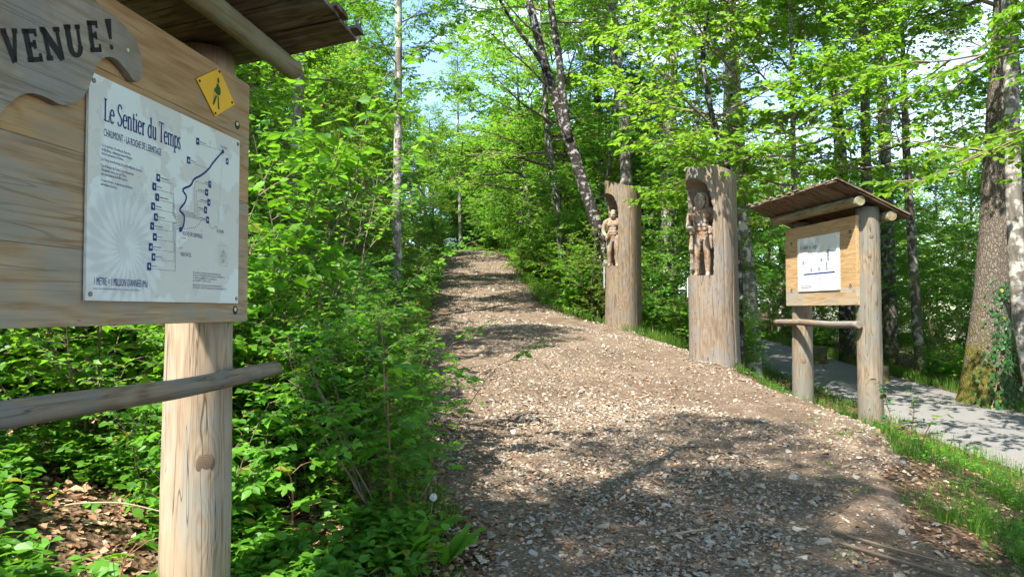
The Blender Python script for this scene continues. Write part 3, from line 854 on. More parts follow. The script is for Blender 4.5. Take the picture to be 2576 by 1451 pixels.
# hiking-route marker
mk_c = (-.32, 2.472)
mk = obj('trail_marker', poly_mesh('trail_marker', [(-.302, 2.584), (-.156, 2.461), (-.329, 2.359), (-.484, 2.479)], -.006, -.002), M['yellow'], sg, loc=PB)
fy = -.0066
mb = MB()
def fig_poly(pts): mb.add([(mk_c[0] + p[0], fy, mk_c[1] + p[1]) for p in pts], np.arange(len(pts))[None])
fig_poly([(.012 + .010 * math.cos(a), .054 + .013 * math.sin(a)) for a in np.linspace(0, 2 * np.pi, 12, endpoint=False)])
fig_poly([(-.002, .037), (.012, .040), (.03, .024), (.034, .004), (.026, -.010), (.008, -.014), (-.008, -.008), (-.024, .000), (-.018, .010), (-.004, .022)])
fig_poly([(-.010, -.016), (.004, -.018), (-.010, -.046), (-.022, -.066), (-.034, -.064), (-.022, -.04)])
fig_poly([(.006, -.018), (.018, -.016), (.020, -.045), (.026, -.074), (.012, -.074), (.008, -.045)])
bar(mb, mk_c[0] - .022, mk_c[1] + .0, mk_c[0] - .028, mk_c[1] - .068, .003, fy)
obj('pictogram', mb.mesh('pictogram'), M['green_ink'], mk)
for x, z in [(-.300, 2.569), (-.185, 2.462), (-.329, 2.373), (-.460, 2.477)]:
    obj('screw', disc_mesh('screw', x, z, -.0058, .006, .003), M['rust'], mk)
for x, z in [(-.121, 2.373), (-.121, 1.50), (-2.0, 2.37), (-2.0, 1.6)]:
    b_ = obj('bolt', disc_mesh('bolt', x, z, .0015, .020, .003), M['hole'], sg, loc=PB)
    obj('bolt_head', disc_mesh('bolt_head', x - .006, z + .004, -.002, .009, .003), M['brass'], b_)

# ---- the kiosk sign across the trail
ZK = tz(4.5, 9.5)
kx_, ky_ = 4.431, 9.4
ks = thing('trail_sign', 'roofed wooden information sign with a white timeline panel, standing by the road', 'sign', (kx_, ky_, ZK), math.atan2(-.9916, .1295), 'roofed trail signs')
ku = np.array([.1295, -.9916]); kn = np.array([-.9916, -.1295])
def k_ground(u, f):
    p = np.array([kx_, ky_]) + ku * u + kn * f; return tz(*p)
base = sign_body(ks, ZK, 1.81, 1.566, 2.725, [1.80, 1.987, 2.36],
    [(-.035, -.19, k_ground(-.04, -.19), 2.83, .02, .146), (-1.68, -.19, k_ground(-1.68, -.19), 2.83, -.01, .143)], .15, M['wood_post_grey'],
    [M['wood_board_grey'], M['wood_board'], M['wood_board'], M['wood_board']],
    (-2.12, .06, .01, 1.312, .046), [(-2.05, .19, .05, 2.885, .068), (-2.02, .19, -.38, 2.70, .066)],
    (-2.22, .22, .40, -.62, 3.120, .44, .24), 55)
kp = obj('timeline_panel', poly_mesh('timeline_panel', [(-1.43, 1.772), (-.352, 1.772), (-.352, 2.545), (-1.43, 2.545)], -.013, -.0035), M['panel2'], ks, loc=base)
mb = MB(); serif_line(mb, 'Le Sentier du Temps', -1.347, -.90, 2.375, .075, PY, .15, .055)
obj('title', mb.mesh('title'), M['grey_ink'], kp)
obj('subtitle', text_mesh([("CHAUMONT - LA ROCHE DE L'ERMITAGE", -1.345, 2.338, .024, .30)], PY), M['grey_ink'], kp)
mb = MB(); quad(mb, -1.266, 2.007, -.482, 2.027, PY); quad(mb, -1.345, 1.822, -1.04, 1.829, PY)
mb.add([(-.49, PY - .0003, 1.999), (-.455, PY - .0003, 2.017), (-.49, PY - .0003, 2.035)], np.array([[0, 1, 2]]))
obj('time_arrow', mb.mesh('time_arrow'), M['blue_ink'], kp)
ki = [(-1.27, 2.186), (-1.053, 2.071), (-.853, 2.074), (-.792, 2.203), (-.625, 2.311), (-.621, 2.261), (-.623, 2.207), (-.661, 2.135), (-.66, 2.077)]
lines = MB(); sil = MB()
for x, z in ki:
    mb = MB(); quad(mb, x - .021, z - .022, x + .021, z + .022, PY - .0003)
    obj('icon', mb.mesh('icon'), M['blue_ink'], kp)
    quad(sil, x - .008, z - .012, x + .007, z + .011, PY - .0006)
    for j in range(8): bar(lines, x + .03 + j * .012, z + .004, x + .037 + j * .012, z + .004, .006, PY)
    bar(lines, x + .024, z - .006, x + .13, z - .006, .0025, PY)
for x in (-1.26, -1.12, -.97, -.81, -.65): bar(lines, x - .02, 1.965, x + .02, 1.965, .006, PY)
bar(lines, -1.27, 2.16, -1.27, 2.03, .002, PY); bar(lines, -.50, 2.30, -.50, 2.03, .002, PY)
obj('guide_lines', lines.mesh('guide_lines'), M['line_ink'], kp)['kind'] = 'stuff'
obj('icon_figures', sil.mesh('icon_figures'), M['white_ink'], kp)['kind'] = 'stuff'
obj('scale_text', text_mesh([("1 MÈTRE = 1 MILLION D'ANNÉES (Ma)", -1.345, 1.838, .022, .30)], PY), M['blue_ink'], kp)
mb = MB(); mb.add([(-.84 + .012 * math.cos(a), PY, 1.93 + .05 * math.sin(a)) for a in np.linspace(0, 2 * np.pi, 10, endpoint=False)], np.arange(10)[None])
obj('faded_mark', mb.mesh('faded_mark'), flat('faded_blue', (.2, .36, .55)), kp)
for x, z in [(-1.41, 2.525), (-.375, 2.525), (-1.41, 1.792), (-.375, 1.792)]:
    obj('screw', disc_mesh('screw', x, z, -.0128, .009, .004), M['screw'], kp)
for x, z in [(-1.635, 2.503), (-.125, 2.521), (-1.645, 1.794), (-.13, 1.816)]:
    b_ = obj('bolt', disc_mesh('bolt', x, z, .0015, .026, .003), M['hole'], ks, loc=base)
    obj('bolt_head', disc_mesh('bolt_head', x + .005, z - .005, -.002, .012, .003), M['screw'], b_)
# ------------------------------------------------------------------ carved logs
def eval_mesh(o, name):
    bpy.context.view_layer.update()
    me = bpy.data.meshes.new_from_object(o.evaluated_get(bpy.context.evaluated_depsgraph_get()))
    me.name = name; return me
def log_mesh(name, r, H, top_fn, foot, rg, seg=128, rings=90, lean=(0, 0)):
    ang = np.linspace(0, 2 * np.pi, seg, endpoint=False)
    ph = rg.uniform(0, 6, 8)
    V = []
    for j in range(rings + 1):
        t = j / rings
        rr = r * (1 + .05 * np.exp(-t * 9)) * (1 + .018 * np.sin(2 * ang + ph[0] + t) + .014 * np.sin(3 * ang + ph[1] - 2 * t) + .003 * np.sin(7 * ang + ph[2] + 3 * t))
        for c, dp, w0 in ((4.55, .05, .03), (3.9, .04, .026), (5.35, .06, .03), (4.95, .03, .025), (.6, .04, .03), (2.2, .04, .03)):
            wig = .05 * math.sin(t * 5 + c * 3) + .02 * math.sin(t * 17 + c)
            rr = rr - r * dp * .7 * (.4 + .6 * math.sin(t * 3 + c * 5)) * np.exp(-((np.angle(np.exp(1j * (ang - c - wig)))) / w0) ** 2)
        rr = rr * 1.06 / (np.abs(np.cos(ang + .5)) ** 2.7 + np.abs(np.sin(ang + .5)) ** 2.7) ** (1 / 2.7) * .965
        x = rr * np.cos(ang) + lean[0] * t; y = rr * np.sin(ang) + lean[1] * t
        top = top_fn(x, y)
        z = foot + (top - foot) * t
        V.append(np.stack([x, y, z], -1))
    V = np.array(V); n = rings + 1
    idx = np.arange(n * seg).reshape(n, seg)
    q = np.stack([idx[:-1], np.roll(idx[:-1], -1, 1), np.roll(idx[1:], -1, 1), idx[1:]], -1).reshape(-1, 4)
    c0 = V[0].mean(0); c1 = V[-1].mean(0)
    Vf = np.concatenate([V.reshape(-1, 3), [c0, c1]])
    a = np.arange(seg); b = np.roll(a, -1)
    F = [q, np.stack([b, a, np.full(seg, n * seg)], -1), np.stack([a + rings * seg, b + rings * seg, np.full(seg, n * seg + 1)], -1)]
    return np_mesh(name, Vf, F)
def cutter_mesh(z0, z_spring, z_lip, cx, cy, dx, dy, rad, rg):
    seg = 48; ang = np.linspace(0, 2 * np.pi, seg, endpoint=False)
    zs = np.concatenate([np.linspace(z0, z_spring, 40), np.linspace(z_spring, z_lip, 26)[1:]])
    V = []
    for z in zs:
        t = max(0, (z - z_spring) / (z_lip - z_spring))
        s = (1 - math.sqrt(max(0, 1 - t * t))) * (rad * 1.75)      # the vault sweeps outwards
        sc = .010 * abs(math.sin(z * 26)) + .006 * math.sin(z * 11)
        rr = rad + sc + .006 * np.sin(ang * 9 + z * 6)
        V.append(np.stack([cx + dx * s + rr * np.cos(ang), cy + dy * s + rr * np.sin(ang), np.full(seg, z)], -1))
    V = np.array(V); n = len(zs)
    idx = np.arange(n * seg).reshape(n, seg)
    q = np.stack([idx[:-1], np.roll(idx[:-1], -1, 1), np.roll(idx[1:], -1, 1), idx[1:]], -1).reshape(-1, 4)
    me = np_mesh('cutter', V.reshape(-1, 3), [q, idx[0][::-1][None], idx[-1][None]])
    return me
def capsule(mb, pts, rad, sides=14):
    """rounded limb through pts; radii may be (a, b) pairs for a flattened section"""
    pts = np.array(pts, float)
    n = 5 * (len(pts) - 1) + 1
    s = np.linspace(0, len(pts) - 1, n)
    P = np.stack([np.interp(s, np.arange(len(pts)), pts[:, i]) for i in range(3)], -1)
    for _ in range(2):
        Q = P.copy(); Q[1:-1] = (P[:-2] + 2 * P[1:-1] + P[2:]) / 4; P = Q
    R = np.interp(s, np.arange(len(pts)), np.array(rad, float))
    V, q = tubes(P[None], R[None], sides)
    mb.add(V, q)
    a = np.arange(sides)
    mb.add(V[:sides], a[None][:, ::-1]); mb.add(V[-sides:], a[None])
    for p, r in ((P[0], R[0]), (P[-1], R[-1])): ball(mb, p, (r, r, r))
def ball(mb, c, r, rot=None, n=10):
    u = np.linspace(0, np.pi, n + 1); w = np.linspace(0, 2 * np.pi, 2 * n, endpoint=False)
    U, Wd = np.meshgrid(u, w, indexing='ij')
    V = np.stack([np.sin(U) * np.cos(Wd) * r[0], np.sin(U) * np.sin(Wd) * r[1], np.cos(U) * r[2]], -1)
    if rot is not None:
        Rm = np.array(Euler(rot).to_matrix()); V = V @ Rm.T
    idx = np.arange((n + 1) * 2 * n).reshape(n + 1, 2 * n)
    q = np.stack([idx[:-1], idx[1:], np.roll(idx[1:], -1, 1), np.roll(idx[:-1], -1, 1)], -1).reshape(-1, 4)
    mb.add(V.reshape(-1, 3) + np.array(c), q)
def fist(mb, c, out, axis, s=1.):
    """closed hand round a shaft: palm, four fingers of unequal length and a thumb"""
    c = np.array(c, float); axis = np.array(axis, float) / np.linalg.norm(axis); out = np.array(out, float); out = out / np.linalg.norm(out)
    side = np.cross(axis, out)
    ball(mb, c - out * .012 * s, (.034 * s, .034 * s, .042 * s))
    for k, ln in enumerate((.030, .034, .032, .026)):
        o = c + axis * (.036 - .024 * k) * s
        capsule(mb, [o - side * .036 * s, o - side * .026 * s + out * .026 * s, o + out * .036 * s, o + side * ln * s + out * .020 * s], [.0125 * s] * 4, 8)
    capsule(mb, [c - side * .03 * s + axis * .04 * s, c + out * .02 * s + axis * .052 * s, c + side * .02 * s + out * .026 * s + axis * .044 * s], [.014 * s, .013 * s, .011 * s], 8)
def head(mb, c, s, tilt=(0, 0, 0), hair=True):
    """heavy-browed carved head facing -Y"""
    h = MB()
    ball(h, (0, .012, .03), (.068, .082, .078)); ball(h, (0, -.018, -.035), (.056, .062, .062))
    ball(h, (0, -.045, -.075), (.034, .03, .026))
    capsule(h, [(-.05, -.050, .018), (-.025, -.070, .026), (0, -.072, .020), (.025, -.070, .026), (.05, -.050, .018)], [.012, .015, .012, .015, .012], 8)
    capsule(h, [(0, -.072, .012), (0, -.090, -.018), (0, -.088, -.026)], [.010, .015, .017], 8)
    ball(h, (-.016, -.080, -.026), (.011, .011, .009)); ball(h, (.016, -.080, -.026), (.011, .011, .009))
    for sx in (-1, 1):
        ball(h, (sx * .027, -.062, .002), (.012, .008, .007)); ball(h, (sx * .045, -.046, -.020), (.018, .016, .018))
        ball(h, (sx * .070, .012, -.012), (.010, .018, .028))
    capsule(h, [(-.032, -.062, -.058), (-.012, -.076, -.052), (.012, -.076, -.052), (.032, -.062, -.058)], [.008, .010, .010, .008], 8)
    capsule(h, [(-.028, -.060, -.071), (0, -.072, -.068), (.028, -.060, -.071)], [.008, .010, .008], 8)
    if hair:
        for k in range(9):
            a = math.radians(-10 + k * 25)
            x0, y0 = math.cos(a), math.sin(a)
            capsule(h, [(x0 * .05, .01 + y0 * .06, .085), (x0 * .080, .02 + y0 * .085, .03), (x0 * .080, .02 + y0 * .09, -.04), (x0 * .07, .03 + y0 * .09, -.10)], [.016, .022, .022, .015], 8)
    Rm = np.array(Euler(tilt).to_matrix())
    for V, F in [(np.concatenate(h.V), h.F)]:
        V = (V * s) @ Rm.T + np.array(c)
        mb.V.append(V); mb.A.append(np.full(len(V), .5))
        for f in F: mb.F.append(f + mb.n)
        mb.n += len(V)
def carved_figure(name, kind):
    mb = MB()
    # legs with thighs thicker than calves, feet on the block
    for sx, kf in ((-1, -.035), (1, -.02)):
        capsule(mb, [(sx * .082, .0, .665), (sx * .098, -.012, .50), (sx * .098, kf, .36), (sx * .098, .008, .24), (sx * .096, .02, .06)], [.098, .090, .066, .064, .042])
        ball(mb, (sx * .098, .030, .25), (.055, .06, .10))
        capsule(mb, [(sx * .096, .03, .04), (sx * .106, -.06, .03), (sx * .112, -.12, .022)], [.045, .042, .032], 10)
        for k in range(4): ball(mb, (sx * (.085 + .018 * k), -.145 + .008 * k, .02), (.012, .018, .013))
    # trunk
    ball(mb, (0, .0, .68), (.150, .105, .115)); ball(mb, (0, -.005, .80), (.140, .100, .15)); ball(mb, (0, .0, .96), (.175, .115, .15))
    for sx in (-1, 1):
        ball(mb, (sx * .078, -.082, .985), (.082, .045, .062)); ball(mb, (sx * .19, .01, 1.035), (.078, .075, .075))
        for k in range(3): ball(mb, (sx * .045, -.094, .88 - .062 * k), (.046, .022, .032))
    capsule(mb, [(-.16, .02, 1.07), (0, .03, 1.11), (.16, .02, 1.07)], [.058, .066, .058])
    capsule(mb, [(0, .02, 1.06), (0, .0, 1.14)], [.072, .066])
    ball(mb, (0, -.085, .60), (.03, .035, .045))
    if kind == 'club':
        for sx in (-1, 1):
            capsule(mb, [(sx * .205, .01, 1.03), (sx * .255, .02, .86), (sx * .235, -.03, .80), (sx * .165, -.135, .735)], [.070, .060, .056, .040])
            ball(mb, (sx * .25, .015, .90), (.058, .060, .085))
            fist(mb, (sx * .155, -.155, .725), (0, -1, .05), (.0, .05, 1), 1.15)
        capsule(mb, [(-.150, -.150, .79), (-.170, -.150, .62), (-.182, -.135, .44)], [.022, .034, .046], 10)
        capsule(mb, [(.150, -.150, .79), (.170, -.150, .62), (.185, -.140, .45)], [.024, .040, .020], 10)
        head(mb, (0, -.025, 1.225), 1.34, (math.radians(6), 0, math.radians(-8)))
    else:
        capsule(mb, [(-.205, .01, 1.03), (-.262, .02, .87), (-.25, -.005, .78), (-.150, -.12, .70)], [.072, .060, .054, .038])
        ball(mb, (-.25, .012, .92), (.058, .060, .09))
        fist(mb, (-.14, -.14, .695), (.3, -1, 0), (.25, .1, 1), 1.1)
        ball(mb, (-.115, -.155, .76), (.030, .030, .055), (0, .3, 0)); ball(mb, (-.165, -.145, .635), (.040, .036, .045))
        capsule(mb, [(.205, .01, 1.03), (.262, -.01, .93), (.285, -.06, 1.00), (.262, -.12, 1.06)], [.070, .056, .050, .038])
        fist(mb, (.258, -.135, 1.075), (.1, -1, .1), (0, .1, 1), 1.1)
        head(mb, (0, -.03, 1.215), 1.15, (math.radians(10), 0, math.radians(-12)), hair=False)
    me = mb.mesh(name)
    o = obj('tmp', me)
    rm = o.modifiers.new('r', 'REMESH'); rm.mode = 'VOXEL'; rm.voxel_size = .0105
    sm = o.modifiers.new('s', 'SMOOTH'); sm.factor = .5; sm.iterations = 2
    dc = o.modifiers.new('d', 'DECIMATE'); dc.ratio = .16
    out = eval_mesh(o, name)
    bpy.data.objects.remove(o); bpy.data.meshes.remove(me)
    out.polygons.foreach_set('use_smooth', np.zeros(len(out.polygons), bool))
    return out
def carved_log(label, loc, r, foot, top_fn, ped, spring, lip, cdir, coff, crad, wood, fig, face, fscale, seed, fo=(0, 0), plaque=None, lean=(0, 0)):
    rg = np.random.default_rng(seed)
    root = thing('carved_log', label, 'wood sculpture', (loc[0], loc[1], foot), 0, 'carved log sculptures beside the trail')
    me = log_mesh('trunk', r, None, lambda x, y: top_fn(x, y) - foot, -.12, rg, lean=lean)
    o = obj('trunk', me, wood, root)
    dx, dy = cdir
    cut = obj('cut', cutter_mesh(ped - foot, spring - foot, lip - foot, dx * coff, dy * coff, dx, dy, crad, rg))
    cut.location = root.location
    bo = o.modifiers.new('b', 'BOOLEAN'); bo.operation = 'DIFFERENCE'; bo.object = cut; bo.solver = 'EXACT'
    me2 = eval_mesh(o, 'trunk')
    o.modifiers.clear(); o.data = me2
    me2.materials.clear(); me2.materials.append(wood)
    bpy.data.objects.remove(cut)
    me2.polygons.foreach_set('use_smooth', np.zeros(len(me2.polygons), bool))
    f = obj('figure', fig, M['wood_figure'], root, (dx * coff * .85 + fo[0], dy * coff * .85 + fo[1], ped - foot - .012), (0, 0, face))
    f.scale = (fscale * .92, fscale * .9, fscale * 1.05)
    f['label'] = 'standing carved ape-like man in the hollow of the log'
    if plaque:
        a, z0, z1 = plaque
        px, py = math.cos(a), math.sin(a)
        pm = plank_mesh('plaque', -.004, .004, -.15, .15, z0 - foot, z1 - foot, 0, 2, 2, .001)
        p = obj('plaque', pm, M['plaque'], root, (px * (r + .05), py * (r + .05), 0), (0, 0, a))
        for z in (z0 + .05, z1 - .05):
            for yy in (-.11, .11):
                obj('spacer', post_mesh('spacer', [(-.075, yy, z - foot), (-.004, yy, z - foot)], [.008, .008], 8, 0), M['screw'], p)
    return root
def knot(root, u, f, z, zb, r, ang, w):
    mbk = MB(); ball(mbk, (0, 0, 0), (.005, w * 1.25, w * 1.6), None, 8)
    a = ang
    obj('knot', mbk.mesh('knot', True), M['knot'], root, (u + math.cos(a) * (r - .0015), -f + math.sin(a) * (r - .0015), z - zb), (0, 0, a))
# angles measured in the sign's own frame, towards the viewer
va = math.radians(-83)
def view_ang(rootrot, world_ang): return math.radians(world_ang) - rootrot
for z, wa, w in [(.80, -55, .034), (.45, -40, .024), (.62, -95, .014)]:
    knot(sg, -.085, -.20, z, ZB, .153, view_ang(sg.rotation_euler[2], wa), w)
for z, wa, w in [(1.02, -115, .030), (.92, -100, .026), (.60, -118, .028), (2.2, -110, .02), (2.45, -100, .022)]:
    knot(ks, -.035, -.19, z, ZK, .148, view_ang(ks.rotation_euler[2], wa), w)
for z, wa, w in [(.75, -110, .028)]:
    knot(ks, -1.68, -.19, z, ZK, .146, view_ang(ks.rotation_euler[2], wa), w)
FIG1 = carved_figure('figure_club', 'club'); FIG2 = carved_figure('figure_stone', 'stone')
def norm2(a, b):
    l = math.hypot(a, b); return (a / l, b / l)
g1 = tz(3.46, 12.5)
carved_log('tall carved log with an ape-man holding two short clubs, nearest sculpture', (3.46, 12.5), .395, .63, lambda x, y: 3.90 - .17 * x - .30 * np.clip(x, 0, 1) ** 2 - .25 * np.clip(-x - .25, 0, 1) + .05 * y, 2.08, 3.05, 3.74, norm2(-.93, -.36), .355, .345, M['wood_log'], FIG1, math.radians(-22), 1.0, 4, (.05, -.01), plaque=(math.radians(168), 1.72, 2.05), lean=(-.05, 0))
g2 = tz(2.555, 16.8)
carved_log('tall carved log with an ape-man gripping its edge, farther sculpture', (2.555, 16.8), .385, 1.10, lambda x, y: 4.33 - .34 * x - .25 * np.clip(x - .1, 0, 1) + .04 * y, 2.50, 3.62, 4.20, norm2(-.99, -.22), .345, .335, M['wood_log2'], FIG2, math.radians(-14), .93, 9, (.045, -.07), plaque=(math.radians(175), 2.0, 2.5), lean=(0.01, 0))
p3 = W(885, 560, 21)
carved_log('pinkish carved log half hidden by leaves in the thicket left of the trail', (p3[0], p3[1]), .40, tz(p3[0], p3[1]), lambda x, y: p3[2] + 1.45 - .8 * np.clip(x, -1, 0) ** 2 + .3 * x, p3[2] - .35, p3[2] + .75, p3[2] + 1.25, norm2(-.8, -.6), .28, .34, M['wood_log2'], FIG2, math.radians(-20), .9, 13)
# flat slabs under the logs
slab_m = None
# ------------------------------------------------------------------ foliage generators
LEAF6 = (np.array([(0, 0, 0), (.30, .22, .05), (.34, .55, .04), (0, 1, -.10), (-.34, .55, .04), (-.30, .22, .05), (0, .5, -.03)]),
         np.array([(0, 1, 6), (1, 2, 6), (2, 3, 6), (3, 4, 6), (4, 5, 6), (5, 0, 6)]))
LEAF4 = (np.array([(0, 0, 0), (.36, .45, .05), (0, 1, -.08), (-.36, .45, .05), (0, .45, -.03)]),
         np.array([(0, 1, 4), (1, 2, 4), (2, 3, 4), (3, 0, 4)]))
LEAF_LONG = (np.array([(0, 0, 0), (.15, .35, .03), (0, 1, -.12), (-.15, .35, .03), (0, .4, -.02)]), LEAF4[1])
def maple_template():
    pts = []
    lobes = [(-100, .52), (-50, .82), (0, 1.0), (50, .82), (100, .52)]
    out = [(0.06, -.02)]
    for i, (a, r) in enumerate(lobes[::-1]):
        for da, k in ((-16, .70), (-9, .80), (0, 1.), (9, .80), (16, .70)):
            aa = math.radians(90 - (a) + da * (-1)) if False else math.radians(90 - a - da * -1)
            out.append((math.cos(math.radians(90 - a - da)) * r * k, math.sin(math.radians(90 - a - da)) * r * k))
        if i < 4:
            a2 = (lobes[::-1][i][0] + lobes[::-1][i + 1][0]) / 2
            out.append((math.cos(math.radians(90 - a2)) * .38, math.sin(math.radians(90 - a2)) * .38))
    out.append((-.06, -.02))
    # order by angle round the stalk
    P = np.array(out); P[:, 1] += .0
    ang = np.arctan2(P[:, 0], P[:, 1] + .02); P = P[np.argsort(ang)]
    z = -.10 * (P[:, 0] ** 2 + P[:, 1] ** 2) + .03 * np.cos(np.arctan2(P[:, 0], P[:, 1]) * 7)
    V = np.concatenate([[(0, .0, 0.02)], np.column_stack([P, z])])
    n = len(P)
    F = np.stack([np.zeros(n - 1, int), np.arange(1, n), np.arange(2, n + 1)], -1)[:, [0, 2, 1]]
    return V, F
LEAF_MAPLE = maple_template()
UP = np.array([0, 0, 1.])
def leaves(mb, tpl, pos, d, nor, size, rng, curl=.0):
    V0, F0 = tpl
    N_ = len(pos)
    if N_ == 0: return
    d = unit(d); x = unit(np.cross(d, nor)); nor = np.cross(x, d)
    size = np.broadcast_to(np.asarray(size, float), (N_,))
    fold = rng.uniform(.5, 2.2, N_)
    V = pos[:, None] + size[:, None, None] * (x[:, None] * V0[None, :, 0:1] + d[:, None] * V0[None, :, 1:2] + nor[:, None] * (V0[None, :, 2:3] * fold[:, None, None]))
    F = (F0[None] + (np.arange(N_) * len(V0))[:, None, None]).reshape(-1, F0.shape[1])
    mb.add(V.reshape(-1, 3), F, np.repeat(rng.uniform(0, 1, N_), len(V0)))
def grow(rng, S, D, L, k, up=0., wobble=.12):
    S = np.asarray(S, float); D = unit(np.asarray(D, float)); L = np.broadcast_to(np.asarray(L, float), (len(S),))
    P = [S]
    for i in range(k - 1):
        D = unit(D + UP * up / (k - 1) + rng.normal(0, wobble, D.shape))
        P.append(P[-1] + D * (L / (k - 1))[:, None])
    return np.stack(P, 1)
def along(P, t):
    """points and tangents at parameters t (N,m) on polylines P (N,k,3)"""
    N_, k, _ = P.shape
    s = np.clip(t, 0, 1) * (k - 1); i = np.clip(s.astype(int), 0, k - 2); fr = (s - i)[..., None]
    r = np.arange(N_)[:, None]
    A, B = P[r, i], P[r, i + 1]
    return A + (B - A) * fr, unit(B - A)
def side_shoots(rng, P, m, t0, t1, ang, flat=.8):
    N_ = len(P)
    t = np.linspace(t0, t1, m)[None] + rng.uniform(-.5, .5, (N_, m)) * (t1 - t0) / m
    p, T = along(P, t)
    side = unit(np.cross(T, UP + 1e-3)); sgn = np.where((np.arange(m)[None] + rng.integers(0, 2, (N_, 1))) % 2 == 0, 1., -1.)[..., None]
    a = np.radians(ang + rng.normal(0, 12, (N_, m)))[..., None]
    d = T * np.cos(a) + side * sgn * np.sin(a) + rng.normal(0, .28 * (1.2 - flat), T.shape) + UP * rng.normal(0, .5 * (1 - flat), (N_, m, 1))
    return p.reshape(-1, 3), unit(d).reshape(-1, 3), t.reshape(-1)
def leafy(mbL, rng, P, m, size, tpl, t0=.15, up_n=.4, droop=.25, pair=False):
    p, d, t = side_shoots(rng, P, m, t0, 1.02, 52, .75)
    d = d - UP * droop
    n = UP[None] + rng.normal(0, up_n, p.shape)
    leaves(mbL, tpl, p, d, n, size * rng.uniform(.45, 1.25, len(p)), rng)
def crown(seed, nl, h0, h1, Lfun, el0, el1, subs, twigs, lv, leaf, tpl, up=.25, flat=.8, thick=.035, trunk_top=True, sub_len=.5, tw_len=.42):
    """limbs round a vertical axis from height h0 to h1 (local), with sub-branches, twigs and leaves"""
    rng = np.random.default_rng(seed)
    t = (np.arange(nl) + rng.uniform(0, 1, nl)) / nl
    z = h0 + (h1 - h0) * t
    az = np.arange(nl) * 2.39996 + rng.normal(0, .4, nl)
    el = np.radians(el0 + (el1 - el0) * t + rng.normal(0, 7, nl))
    D = np.stack([np.cos(az) * np.cos(el), np.sin(az) * np.cos(el), np.sin(el)], -1)
    S = np.stack([0 * z, 0 * z, z], -1)
    L = np.array([Lfun(q) for q in t]) * rng.uniform(.75, 1.15, nl)
    limbs = grow(rng, S, D, L, 8, up, .10)
    p, d, tt = side_shoots(rng, limbs, subs, .22, .98, 48, flat)
    Ls = np.repeat(L, subs) * sub_len * (1.12 - .75 * tt) + .15
    sub = grow(rng, p, d, Ls, 6, up * .4 - .05, .12)
    p, d, tt = side_shoots(rng, sub, twigs, .12, 1.0, 46, flat)
    tw = grow(rng, p, d, tw_len * rng.uniform(.5, 1.2, len(p)) * (1.1 - .4 * tt), 4, -.15, .14)
    wood, lf = MB(), MB()
    k = np.linspace(1, .12, 8)
    V, q = tubes(limbs, (thick * (L / L.max()))[:, None] * k[None], 6); wood.add(V, q)
    V, q = tubes(sub, (thick * .38 * np.repeat(L / L.max(), subs))[:, None] * np.linspace(1, .2, 6)[None], 4); wood.add(V, q)
    V, q = tubes(tw[:, ::3], np.full((len(tw), 2), 1.) * np.array([[.0035, .0015]]), 3); wood.add(V, q)
    leafy(lf, rng, tw, lv, leaf, tpl)
    leafy(lf, rng, sub, max(2, lv // 2), leaf, tpl, .45)
    return wood.mesh('branches'), lf.mesh('crown')
def shrub(seed, stems, H, spread, subs, lv, leaf, tpl, flat=.7, tw=(.25, 5), thick=.012, bare=.18):
    rng = np.random.default_rng(seed)
    az = rng.uniform(0, 2 * np.pi, stems)
    rad = rng.uniform(.02, .18, stems) * H * .4
    S = np.stack([np.cos(az) * rad, np.sin(az) * rad, np.full(stems, -.05)], -1)
    D = np.stack([np.cos(az) * spread, np.sin(az) * spread, np.ones(stems)], -1) + rng.normal(0, .15, (stems, 3))
    L = H * rng.uniform(.6, 1.15, stems)
    st = grow(rng, S, D, L, 9, .1, .10)
    p, d, tt = side_shoots(rng, st, subs, bare, .98, 58, flat)
    # shoots leave all round the stem, not in one plane
    a = rng.uniform(0, 2 * np.pi, len(p))
    d = unit(np.stack([np.cos(a), np.sin(a), np.full(len(a), .35)], -1) + d * .4)
    Ls = np.repeat(L, subs) * .34 * (1.15 - .7 * tt) * rng.uniform(.6, 1.2, len(p)) + .06
    sb = grow(rng, p, d, Ls, 6, -.05, .12)
    p, d, tt2 = side_shoots(rng, sb, tw[1], .2, 1., 48, .85)
    t2 = grow(rng, p, d, tw[0] * rng.uniform(.5, 1.2, len(p)), 4, -.1, .12)
    wood, lf = MB(), MB()
    V, q = tubes(st, (thick * L / H)[:, None] * np.linspace(1, .25, 9)[None], 5); wood.add(V, q)
    V, q = tubes(sb, np.full((len(sb), 6), thick * .4) * np.linspace(1, .3, 6)[None], 3); wood.add(V, q)
    V, q = tubes(t2[:, ::3], np.full((len(t2), 2), .0022), 3); wood.add(V, q)
    leafy(lf, rng, t2, lv, leaf, tpl)
    leafy(lf, rng, sb, lv, leaf, tpl, .3)
    return wood.mesh('stems'), lf.mesh('leaves')

